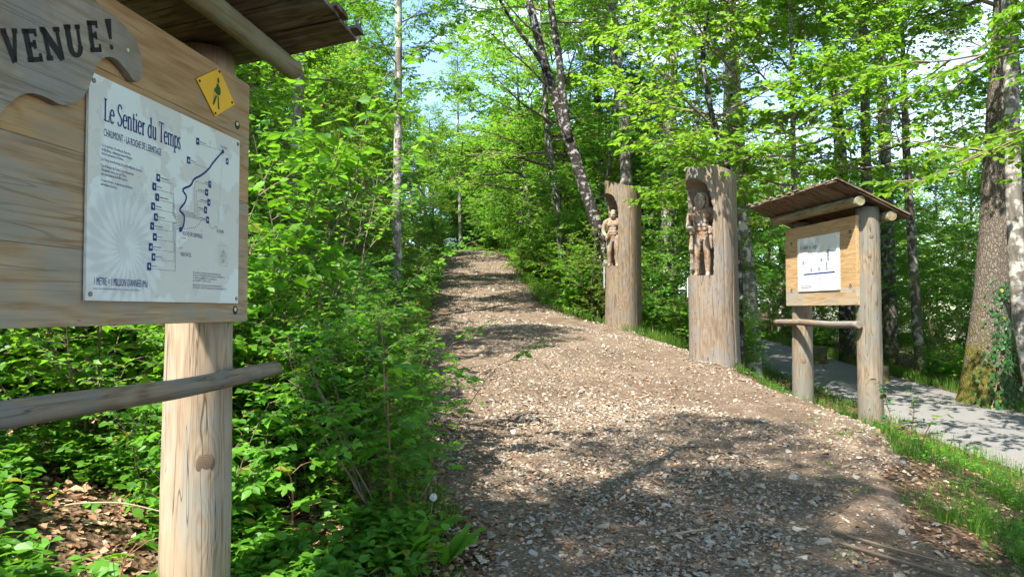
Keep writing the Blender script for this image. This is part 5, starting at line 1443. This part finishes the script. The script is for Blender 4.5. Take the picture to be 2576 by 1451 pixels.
# ------------------------------------------------------------------ stones, gravel, litter, herbs, grass
def stone_shape(seed, flatn):
    rng = np.random.default_rng(seed)
    bm = bmesh.new()
    p = unit(rng.normal(0, 1, (11, 3))) * rng.uniform(.75, 1.1, (11, 1)) * np.array([1, rng.uniform(.55, .85), flatn])
    for v in p: bm.verts.new(v * .5)
    bmesh.ops.convex_hull(bm, input=bm.verts)
    for v in [v for v in bm.verts if not v.link_faces]: bm.verts.remove(v)
    bmesh.ops.triangulate(bm, faces=bm.faces)
    bm.verts.index_update()
    V = np.array([v.co[:] for v in bm.verts]); F = np.array([[v.index for v in f.verts] for f in bm.faces]); bm.free()
    return V, F
SHAPES = [stone_shape(100 + i, .45 + .07 * (i % 6)) for i in range(14)]
rg = np.random.default_rng(42)
def trail_pos(n, y0, y1, bias=None):
    out = []
    while len(out) < n:
        m_ = (n - len(out)) * 3 + 60
        y = y0 + (y1 - y0) * rg.uniform(0, 1, m_); xl, xr = XL(y), XR(y)
        u = rg.uniform(-.03, 1.03, m_); x = xl + (xr - xl) * u
        dens = .42 + .58 * np.exp(-((u - .42) / .26) ** 2) + .42 * wob(x, y, 1.6, 3.0) + .15 * wob(x, y, 4.1, 1.0)
        dens = np.where((u > .72) & (y < 11), dens * .5, dens); dens = np.where(u < .14, dens * .45, dens)
        ok = rg.uniform(0, 1, m_) < dens
        out += list(zip(x[ok], y[ok]))
    return np.array(out[:n])
# the largest stones, one by one
big = MB()
smes = []
for i, (V, F) in enumerate(SHAPES):
    me = np_mesh('stone', V, [F], np.full(len(V), i / 14)); me.materials.append(M['stone']); smes.append(me)
pos = trail_pos(285, 3.5, 11)
for i, (x, y) in enumerate(pos):
    s = rg.uniform(.055, .10) * (1.0 if i % 9 else 1.4)
    o = obj('stone', smes[int(rg.integers(0, 14))], None, trail, (x, y, float(trail_z(x, y)) + s * .06), (rg.normal(0, .2), rg.normal(0, .2), rg.uniform(0, 6.28)))
    o.scale = (s, s, s * rg.uniform(.6, 1.))
for px, py, y, s in [(2215, 1175, 6.9, .22), (2010, 1390, 4.7, .14), (1915, 1240, 5.6, .12), (1870, 960, 10.6, .25), (2130, 1240, 6.2, .13), (1740, 1350, 4.7, .12), (2070, 1420, 4.5, .15), (1260, 1135, 6.3, .12), (2380, 1300, 5.4, .13)]:
    x = W(px, py, y)[0]
    o = obj('stone', smes[int(rg.integers(0, 14))], None, trail, (x, y, float(trail_z(x, y)) + s * .05), (0, 0, rg.uniform(0, 6)))
    o.scale = (s, s * .8, s * .6)
def scatter_stones(mb, xy, size, sink=.04):
    k = rg.integers(0, 14, len(xy))
    z = trail_z(xy[:, 0], xy[:, 1])
    a = rg.uniform(0, 6.28, len(xy)); tilt = rg.normal(0, .25, len(xy))
    for j, (V0, F0) in enumerate(SHAPES):
        m_ = k == j; n = m_.sum()
        if not n: continue
        c, s = np.cos(a[m_])[:, None], np.sin(a[m_])[:, None]
        sz = size[m_][:, None]
        X = (V0[None, :, 0] * c - V0[None, :, 1] * s) * sz; Y = (V0[None, :, 0] * s + V0[None, :, 1] * c) * sz
        Zz = (V0[None, :, 2] + V0[None, :, 0] * tilt[m_][:, None]) * sz * rg.uniform(.6, 1, (n, 1))
        V = np.stack([X + xy[m_, 0][:, None], Y + xy[m_, 1][:, None], Zz + (z[m_] + size[m_] * sink)[:, None]], -1)
        F = (F0[None] + (np.arange(n) * len(V0))[:, None, None]).reshape(-1, 3)
        mb.add(V.reshape(-1, 3), F, np.repeat(rg.uniform(0, 1, n), len(V0)))
mb = MB()
xy = trail_pos(13000, 3.1, 9); scatter_stones(mb, xy, rg.gamma(2.4, .0095, len(xy)) + .007)
xy = trail_pos(8000, 8, 17); scatter_stones(mb, xy, rg.gamma(3.2, .009, len(xy)) + .012)
xy = trail_pos(5200, 16, 44); scatter_stones(mb, xy, rg.gamma(3., .016, len(xy)) + .02)
# a skirt of small rubble round the feet of the logs
for cx_, cy_ in ((3.46, 12.5), (2.555, 16.8)):
    a = rg.uniform(0, 6.28, 130); r = .41 + rg.gamma(1.5, .06, 130)
    scatter_stones(mb, np.stack([cx_ + r * np.cos(a), cy_ + r * np.sin(a)], -1), rg.uniform(.02, .075, 130), .25)
gr = obj('gravel', mb.mesh('gravel'), M['stone'], trail); gr['kind'] = 'stuff'

def floor_pos(n, y0, y1, d0, d1, right=False):
    y = y0 + (y1 - y0) * rg.uniform(0, 1, n) ** 1.2
    d = d0 + (d1 - d0) * rg.uniform(0, 1, n)
    x = XR(y) + d if right else XL(y) - d
    return np.stack([x, y, terrain(x, y)], -1)
# fallen brown leaves
mb = MB()
def litter(P, size):
    n = len(P); a = rg.uniform(0, 6.28, n)
    d = np.stack([np.cos(a), np.sin(a), rg.normal(0, .25, n)], -1)
    nor = UP[None] + rg.normal(0, .45, (n, 3))
    leaves(mb, LEAF4, P + UP * .012, d, nor, size * rg.uniform(.5, 1.2, n), rg)
litter(floor_pos(9000, 2.2, 9, -.35, 3.2), .06)
litter(floor_pos(3200, 3, 14, -.75, .25), .055)
litter(floor_pos(7000, 4, 16, 2, 8), .075)
litter(floor_pos(3800, 3, 12, -.7, 2.2, True), .05)
P = trail_pos(3800, 3.1, 12); P = np.column_stack([P, trail_z(P[:, 0], P[:, 1])]); litter(P, .042)
P = trail_pos(1500, 3.1, 9); P = np.column_stack([P, trail_z(P[:, 0], P[:, 1])]); litter(P, .03)
k = 420; yy = rg.uniform(7, 30, k); e_ = rg.gamma(1.3, .22, k); xx = np.where(rg.uniform(0, 1, k) < .5, ROAD0 + .1 + e_, ROAD1 - .1 - e_); litter(np.stack([xx, yy, road_z(yy) + .025], -1), .05)
li = tag(obj('leaf_litter', mb.mesh('leaf_litter'), M['litter']), 'dry brown leaves strewn over the forest floor', None, kind='stuff')

# low herbs: rosettes and short leafy stems
mb = MB()
def herbs(P, H, nleaf, size, tpl, mbx):
    n = len(P)
    hh = H * rg.uniform(.5, 1.2, n)
    lean = rg.normal(0, .25, (n, 2))
    top = P + np.stack([lean[:, 0] * hh, lean[:, 1] * hh, hh], -1)
    for k in range(nleaf):
        t = .35 + .65 * (k // 2 + 1) / math.ceil(nleaf / 2)
        p = P + (top - P) * t
        a = rg.uniform(0, 6.28, n) if k % 2 == 0 else a + np.pi + rg.normal(0, .3, n)
        d = np.stack([np.cos(a), np.sin(a), rg.normal(.1, .25, n)], -1)
        leaves(mbx, tpl, p, d, UP[None] + rg.normal(0, .3, (n, 3)), size * rg.uniform(.6, 1.15, n), rg)
    V, q = tubes(np.stack([P - UP * .02, top], 1), np.full((n, 2), .0016), 3); mbx.add(V, q)
def clumped(n, f):
    P = f(n * 3); w_ = wob(P[:, 0], P[:, 1], 2.1, .3) + .6 * wob(P[:, 0], P[:, 1], 5.0, 1.9) + rg.normal(0, .5, len(P))
    return P[np.argsort(-w_)[:n]]
herbs(clumped(2500, lambda n: floor_pos(n, 2.0, 5.2, .25, 2.8)), .19, 6, .078, LEAF6, mb)
herbs(clumped(1500, lambda n: floor_pos(n, 1.6, 5.0, .6, 3.0)), .15, 6, .085, LEAF_LONG, mb)
herbs(clumped(2900, lambda n: floor_pos(n, 4.5, 10, .1, 6.0)), .24, 6, .075, LEAF4, mb)
herbs(clumped(2600, lambda n: floor_pos(n, 8, 22, .1, 5.0)), .3, 6, .075, LEAF4, mb)
herbs(clumped(1500, lambda n: floor_pos(n, 17.5, 40, .0, 3.0, True)), .32, 6, .085, LEAF4, mb)
herbs(clumped(1000, lambda n: floor_pos(n, 3.6, 13, .25, 2.9, True)), .12, 6, .045, LEAF4, mb)
herbs(clumped(500, lambda n: floor_pos(n, 3.6, 13, .35, 2.9, True)), .2, 8, .05, LEAF_LONG, mb)
hb = tag(obj('ground_cover', mb.mesh('ground_cover'), M['herb']), 'low green herbs and seedlings covering the forest floor', None, kind='stuff')
hb.color = (1, 1, 1, 1)

# grass
def blades(mbx, P, H, wd, lean=.4):
    n = len(P)
    a = rg.uniform(0, 6.28, n); h = H * rg.uniform(.5, 1.25, n); l = lean * rg.uniform(.2, 1.3, n)
    dx = np.stack([np.cos(a), np.sin(a), 0 * a], -1); sd = np.stack([-np.sin(a), np.cos(a), 0 * a], -1)
    m1 = P + UP * (h * .55)[:, None] + dx * (h * l * .3)[:, None]
    tip = P + UP * (h * (1 - .25 * l))[:, None] + dx * (h * l)[:, None]
    w_ = (wd * rg.uniform(.6, 1.3, n))[:, None]
    V = np.stack([P - sd * w_, P + sd * w_, m1 + sd * w_ * .8, m1 - sd * w_ * .8, tip], 1)
    i = np.arange(n)[:, None] * 5
    mbx.add(V.reshape(-1, 3), [(i + np.array([[0, 1, 2, 3]])), (i + np.array([[3, 2, 4]]))], np.repeat(rg.uniform(0, 1, n), 5))
def tufts(mbx, C, per, rad, H, wd):
    n = len(C)
    P = np.repeat(C, per, 0); P[:, :2] += rg.normal(0, rad, (n * per, 2)); P[:, 2] = terrain(P[:, 0], P[:, 1]) - .01
    blades(mbx, P, H, wd)
mb = MB()
def verge(n, y0, y1, d0, d1): return clumped(n, lambda k: floor_pos(k, y0, y1, d0, d1, True))
tufts(mb, verge(120, 3.2, 8, .05, 1.9), 34, .045, .15, .0030)
tufts(mb, verge(130, 3.2, 8, .4, 2.4), 14, .07, .09, .0028)
tufts(mb, verge(150, 7, 13, .0, 2.6), 24, .07, .16, .0035)
tufts(mb, verge(110, 14, 30, -.05, 1.0), 24, .12, .26, .006)
tufts(mb, verge(70, 3.2, 9, -.7, .2), 16, .03, .07, .0025)
k = 420; yy = rg.uniform(9, 40, k); xx = ROAD1 + .05 + rg.gamma(1.6, .22, k); tufts(mb, np.stack([xx, yy, 0 * xx], -1), 22, .10, .24, .006)
k = 260; yy = rg.uniform(5, 34, k); xx = ROAD0 + .12 - rg.gamma(1.6, .2, k); tufts(mb, np.stack([xx, yy, 0 * xx], -1), 22, .09, .18, .005)
tufts(mb, floor_pos(60, 3.0, 6, .0, .6), 22, .04, .16, .003)
tufts(mb, floor_pos(70, 9, 30, .0, .5), 18, .08, .2, .005)
for cx_, cy_, hh in [(3.75, 12.05, .22), (2.75, 16.35, .2), (3.3, 15.3, .25), (4.1, 11.6, .25), (4.75, 9.35, .22), (4.6, 9.2, .25), (3.05, 14.6, .22)]:
    tufts(mb, np.array([[cx_, cy_, 0.]] * 3), 22, .07, hh, .004)
ga = tag(obj('grass', mb.mesh('grass'), M['grass']), 'short green grass on the verges of trail and road', None, kind='stuff'); ga.color = (1, 1, 1, 1)

# dry stems and sticks
def stick(label, pts, r0, r1, mat, name='fallen_stick', group='dry sticks on the ground'):
    b = np.array(pts[0]); root_z = tz(b[0], b[1])
    me = post_mesh(name, [np.array(p) - b for p in pts], np.linspace(r0, r1, len(pts)), 7, .1, rg, sub=5)
    return tag(obj(name, me, M[mat], None, tuple(b)), label, 'stick', group)
def ground_pt(x, y, h=.01): return (x, y, float(terrain(x, y)) + h)
stick('long dark stick lying across the stones at the bottom right', [ground_pt(1.95, 4.42, .05), ground_pt(2.25, 4.12, .045), ground_pt(2.62, 3.95, .05)], .012, .008, 'twig')
stick('second dark stick beside the long one at the bottom right', [ground_pt(2.0, 4.62, .05), ground_pt(2.25, 4.35, .045), ground_pt(2.5, 4.2, .05)], .010, .006, 'twig')
stick('short tan stick on the gravel in the trail', [ground_pt(1.0, 4.62, .04), ground_pt(1.25, 4.68, .045)], .008, .006, 'deadstem')
for i in range(18):
    y = rg.uniform(3.4, 8); x = float(XL(y)) - rg.uniform(.5, 3.2); a = rg.uniform(0, 6.28); L = rg.uniform(.2, .55); tl = rg.uniform(.0, 1.4)
    p0 = np.array(ground_pt(x, y, .0)); d = np.array([math.cos(a), math.sin(a), tl]); d = d / np.linalg.norm(d)
    stick('thin dry stem poking out of the herbs left of the trail', [p0, p0 + d * L * .5 + UP * .02, p0 + d * L], .0028, .0018, 'deadstem', 'dry_stem', 'dry stems among the herbs')
p0 = np.array(ground_pt(-2.2, 3.2)); 
stick('thin arching twig crossing behind the welcome sign rail', [W(-40, 1330, 3.9), W(60, 1300, 3.9), W(180, 1265, 3.85), W(310, 1262, 3.8), W(460, 1300, 3.8)], .006, .003, 'deadstem', 'arching_twig', None)

# stump beside the road
def stump(label, x, y, r, h, seed):
    rng = np.random.default_rng(seed)
    root = thing('tree_stump', label, 'stump', (x, y, tz(x, y)))
    obj('body', post_mesh('body', [(0, 0, -.1), (0, 0, h * .5), (.02, 0, h)], [r * 1.2, r, r * .9], 16, .12, rng, flare=(.3, .2, 5)), M['bark_oak'], root)
    obj('cut_face', post_mesh('cut_face', [(.02, 0, h - .004), (.02, 0, h + .006)], [r * .85, r * .82], 16, .1, rng), M['wood_rail'], root)
p_ = W(2215, 915, 17.2); stump('short mossy stump at the road edge right of the small sign', p_[0], 17.2, .16, .42, 3)
p_ = W(2022, 840, 20.5); stump('dark rotten stump seen between the posts of the small sign', p_[0] + .3, 20.5, .3, .5, 5)

# ivy on the oak
def ivy(x, y, n, h, seed):
    rng = np.random.default_rng(seed)
    root = thing('ivy', 'dark green ivy climbing the foot of the mossy oak', 'ivy', (x, y, tz(x, y)))
    z = rng.uniform(0, 1, n) ** 1.4 * h
    a = math.radians(262) + rng.normal(0, .42, n) + .25 * np.sin(z * 2)
    ax = np.array([W(2480, 985, 14.5)[0], 14.5]) ; tp = np.array([W(2512, 560, 14.5)[0], 14.5])
    cx_ = ax[0] + (tp[0] - ax[0]) * np.clip(z / 3.3, 0, 1) - x
    r = (.40 - .035 * z) + .30 * np.exp(-z / .4) + rng.uniform(.0, .06, n)
    P = np.stack([cx_ + np.cos(a) * r, (14.5 - y) + np.sin(a) * r, z], -1)
    out = np.stack([np.cos(a), np.sin(a), 0 * a + .25], -1)
    mbx = MB(); leaves(mbx, LEAF6, P, np.stack([rng.normal(0, .4, n), rng.normal(0, .2, n), -np.ones(n)], -1), out + rng.normal(0, .25, (n, 3)), .095 * rng.uniform(.6, 1.1, n), rng)
    o = obj('leaves', mbx.mesh('leaves'), M['ivy'], root); o['kind'] = 'stuff'
    st = MB()
    for k in range(5):
        zz = np.linspace(0, h * .9, 12); aa = math.radians(262) + .25 * np.sin(zz * 2 + k) + (k - 2) * .16
        rr = (.385 - .035 * zz) + .30 * np.exp(-zz / .4); cc = ax[0] + (tp[0] - ax[0]) * np.clip(zz / 3.3, 0, 1) - x
        V, q = tubes(np.stack([cc + np.cos(aa) * rr, (14.5 - y) + np.sin(aa) * rr, zz], -1)[None], np.full((1, 12), .007), 4); st.add(V, q)
    obj('stems', st.mesh('stems'), M['twig'], root)
p_ = W(2480, 985, 14.5); ivy(p_[0], 14.5, 560, 2.5, 4)

# dandelions
def dandelion(label, x, y, H, lean, group='dandelion clocks', nleaf=0, big=1.):
    rng = np.random.default_rng(int(abs(x) * 977 + y * 31))
    root = thing('dandelion', label, 'dandelion', (x, y, tz(x, y)), 0, group)
    top = np.array([lean[0], lean[1], H])
    obj('stalk', post_mesh('stalk', [(0, 0, -.02), top * np.array([.3, .3, .5]), top], [.0035, .003, .0026], 7, 0, rng), M['stem_green'], root)
    mbx = MB(); n = 90
    k = np.arange(n); ph = np.arccos(1 - 2 * (k + .5) / n); th = k * 2.39996
    D = np.stack([np.sin(ph) * np.cos(th), np.sin(ph) * np.sin(th), np.cos(ph)], -1)
    R = .021 * big
    V, q = tubes(np.stack([np.repeat(top[None], n, 0) + D * .004, top + D * R * .8], 1), np.full((n, 2), .0003 * big), 3); mbx.add(V, q)
    A = unit(np.cross(D, UP + .01)); B = np.cross(D, A)
    for j in range(5):
        c, s = math.cos(j * 1.2566), math.sin(j * 1.2566)
        e = top + D * R + (A * c + B * s) * .0065 * big
        w_ = (A * -s + B * c) * .0009 * big
        V = np.stack([top + D * R * .78, e - w_, e + w_], 1); i = np.arange(n)[:, None] * 3
        mbx.add(V.reshape(-1, 3), i + np.array([[0, 1, 2]]))
    obj('seed_head', mbx.mesh('seed_head'), flat('seed_fluff', (.72, .72, .70), .9), root)
    mc = MB(); ball(mc, top, (.006 * big, .006 * big, .005 * big)); obj('receptacle', mc.mesh('receptacle'), M['litter'], root)
    for i in range(nleaf):
        a = i * 2.2 + .4; L = rng.uniform(.22, .36)
        ts_ = np.linspace(0, 1, 10); el = 1.05 - .5 * ts_
        wdt = .045 * np.sin(np.pi * np.clip(ts_, .04, .97)) ** .6 * (1 + .22 * np.where(np.arange(10) % 2, 1, -1))
        mid = np.stack([np.cos(a) * L * ts_ * np.cos(el), np.sin(a) * L * ts_ * np.cos(el), L * ts_ * np.sin(el)], -1)
        sd = np.array([-math.sin(a), math.cos(a), 0])
        V = np.concatenate([mid + sd * wdt[:, None] + UP * .01, mid, mid - sd * wdt[:, None] + UP * .01])
        r_ = np.arange(9)
        F = np.concatenate([np.stack([r_, r_ + 1, r_ + 11, r_ + 10], -1), np.stack([r_ + 10, r_ + 11, r_ + 21, r_ + 20], -1)])
        ml = MB(); ml.add(V, F, rng.uniform(.3, .9)); o = obj('leaf', ml.mesh('leaf', True), M['herb'], root); o.color = (1, 1, 1, 1)
p_ = W(1090, 1250, 4.35); dandelion('white dandelion clock at the left edge of the trail', p_[0] - .03, 4.35, p_[2] - tz(p_[0] - .03, 4.35), (.03, 0), None, 6)
for px, py in [(2362, 1000), (2486, 1010)]:
    pass
for px, py, y in [(2382, 930, 13.9), (2585 - 42, 940, 13.2), (2300, 925, 14.6)]:
    p_ = W(px, py, y); xx_ = max(p_[0], ROAD1 + .15); dandelion('small dandelion clock in the grass beyond the road', xx_, y, .42, (.02, 0), 'dandelion clocks beyond the road', 0, 2.2)

# broad dock leaves at the bottom of the trail's left edge
def dock(label, x, y, n, seed):
    rng = np.random.default_rng(seed)
    root = thing('dock_plant', label, 'plant', (x, y, tz(x, y)), 0, 'broad-leaved plants at the trail edge')
    for i in range(n):
        a = rng.uniform(0, 6.28); L = rng.uniform(.2, .34); el0 = rng.uniform(.9, 1.35)
        ts_ = np.linspace(0, 1, 9); el = el0 - .35 * ts_
        wdt = .036 * np.sin(np.pi * np.clip(ts_ * .9 + .06, 0, .98)) ** .8 + .004
        mid = np.stack([np.cos(a) * L * ts_ * np.cos(el), np.sin(a) * L * ts_ * np.cos(el), L * ts_ * np.sin(el)], -1)
        sd = np.array([-math.sin(a), math.cos(a), 0]) + rng.normal(0, .2, 3)
        wav = (.008 * np.sin(ts_ * 14))[:, None] * UP
        V = np.concatenate([mid + sd * wdt[:, None] + UP * .012 + wav, mid, mid - sd * wdt[:, None] + UP * .012 - wav]); r_ = np.arange(8)
        F = np.concatenate([np.stack([r_, r_ + 1, r_ + 10, r_ + 9], -1), np.stack([r_ + 9, r_ + 10, r_ + 19, r_ + 18], -1)])
        ml = MB(); ml.add(V, F, rng.uniform(.4, 1)); o = obj('leaf', ml.mesh('leaf', True), M['herb'], root); o.color = (1, 1, 1, 1)
p_ = W(1120, 1400, 4.1); dock('upright broad dock leaf beside the dandelion clock', p_[0], 4.1, 5, 3)
p_ = W(1040, 1440, 4.0); dock('dock rosette at the bottom edge left of the trail', p_[0] - .05, 4.0, 6, 4)
p_ = W(600, 1420, 3.4); dock('lance-leaved plant right at the welcome sign post', p_[0] - .45, 3.5, 7, 6)

# dry umbels with dark leaves beside the small sign
def umbel(label, x, y, H, seed):
    rng = np.random.default_rng(seed)
    root = thing('dark_weed', label, 'weed', (x, y, tz(x, y)), 0, 'dark weeds beside the small sign')
    w_ = MB(); S = grow(rng, np.array([[0, 0, -.02]]), np.array([[.1, 0, 1.]]), H, 7, 0, .08)
    V, q = tubes(S, np.linspace(.005, .003, 7)[None], 5); w_.add(V, q)
    p, d, t = side_shoots(rng, S, 7, .35, 1., 45, .5); B = grow(rng, p, d, .16, 4, .1, .1)
    V, q = tubes(B, np.full((len(B), 4), .002), 4); w_.add(V, q)
    obj('stem', w_.mesh('stem'), M['twig'], root)
    l_ = MB(); leafy(l_, rng, B, 4, .07, LEAF6, .3); leafy(l_, rng, S, 6, .06, LEAF6, .5)
    o = obj('leaves', l_.mesh('leaves'), M['ivy'], root); o.color = (.6, .6, .6, 1); o['kind'] = 'stuff'
p_ = W(2240, 1010, 8.6); umbel('dark-leaved weed standing just right of the small sign post', p_[0], 8.6, .62, 2)
p_ = W(2290, 1040, 8.2); umbel('dark drooping weed between the small sign and the road', p_[0], 8.2, .5, 5)

# ------------------------------------------------------------------ labels: single out alike plants by what they grow beside
MARKS = [('welcome sign', -1.5, 3.4), ('pale mottled trunk', -3.4, 11), ('slim birch trunk', -2.7, 17), ('half hidden carved log', -4.7, 21), ('farther carved log', 2.5, 16.8), ('leaning forked tree', 2.4, 19), ('nearest carved log', 3.5, 12.5), ('small roofed sign', 4.5, 10), ('mossy oak', 9.5, 14.5), ('bend of the trail', -3, 47), ('broad grey trunk', 4.4, 20.5), ('head of the climb', 1, 38), ('mossy stump by the road', 8.7, 17.2)]
ORD = ['nearest', 'second', 'third', 'fourth', 'fifth', 'sixth', 'seventh', 'eighth', 'ninth', 'tenth', 'eleventh', 'twelfth', 'thirteenth', 'fourteenth', 'fifteenth', 'sixteenth']
def side_of(x, y):
    return 'left of the trail' if x < float(XL(y)) else ('beyond the road' if x > ROAD1 else 'right of the trail')
byl = {}
for o in list(bpy.data.objects):
    if o.parent is None and o.get('category') in ('shrub', 'bush', 'sapling', 'tree') and o.get('group'):
        byl.setdefault(o['label'], []).append(o)
new = {}
for lab, L in byl.items():
    if len(L) < 2 or 'beside the viewer' in lab: continue
    for o in L:
        x, y = o.location.x, o.location.y
        mk_ = min(MARKS, key=lambda m_: (m_[1] - x) ** 2 + (m_[2] - y) ** 2)[0]
        k = o.get('look') or ('leafy tree' if lab.startswith('leafy') else 'low-branched young tree')
        new.setdefault(f"{k} {side_of(x, y)} near the {mk_}", []).append(o)
for lab, L in new.items():
    L.sort(key=lambda o: o.location.y)
    for i, o in enumerate(L):
        if len(L) == 1: o['label'] = lab
        else: o['label'] = lab + ', ' + ('foremost' if i == 0 else ORD[min(i, 15)] + ' back')
for o in bpy.data.objects:
    if 'look' in o: del o['look']
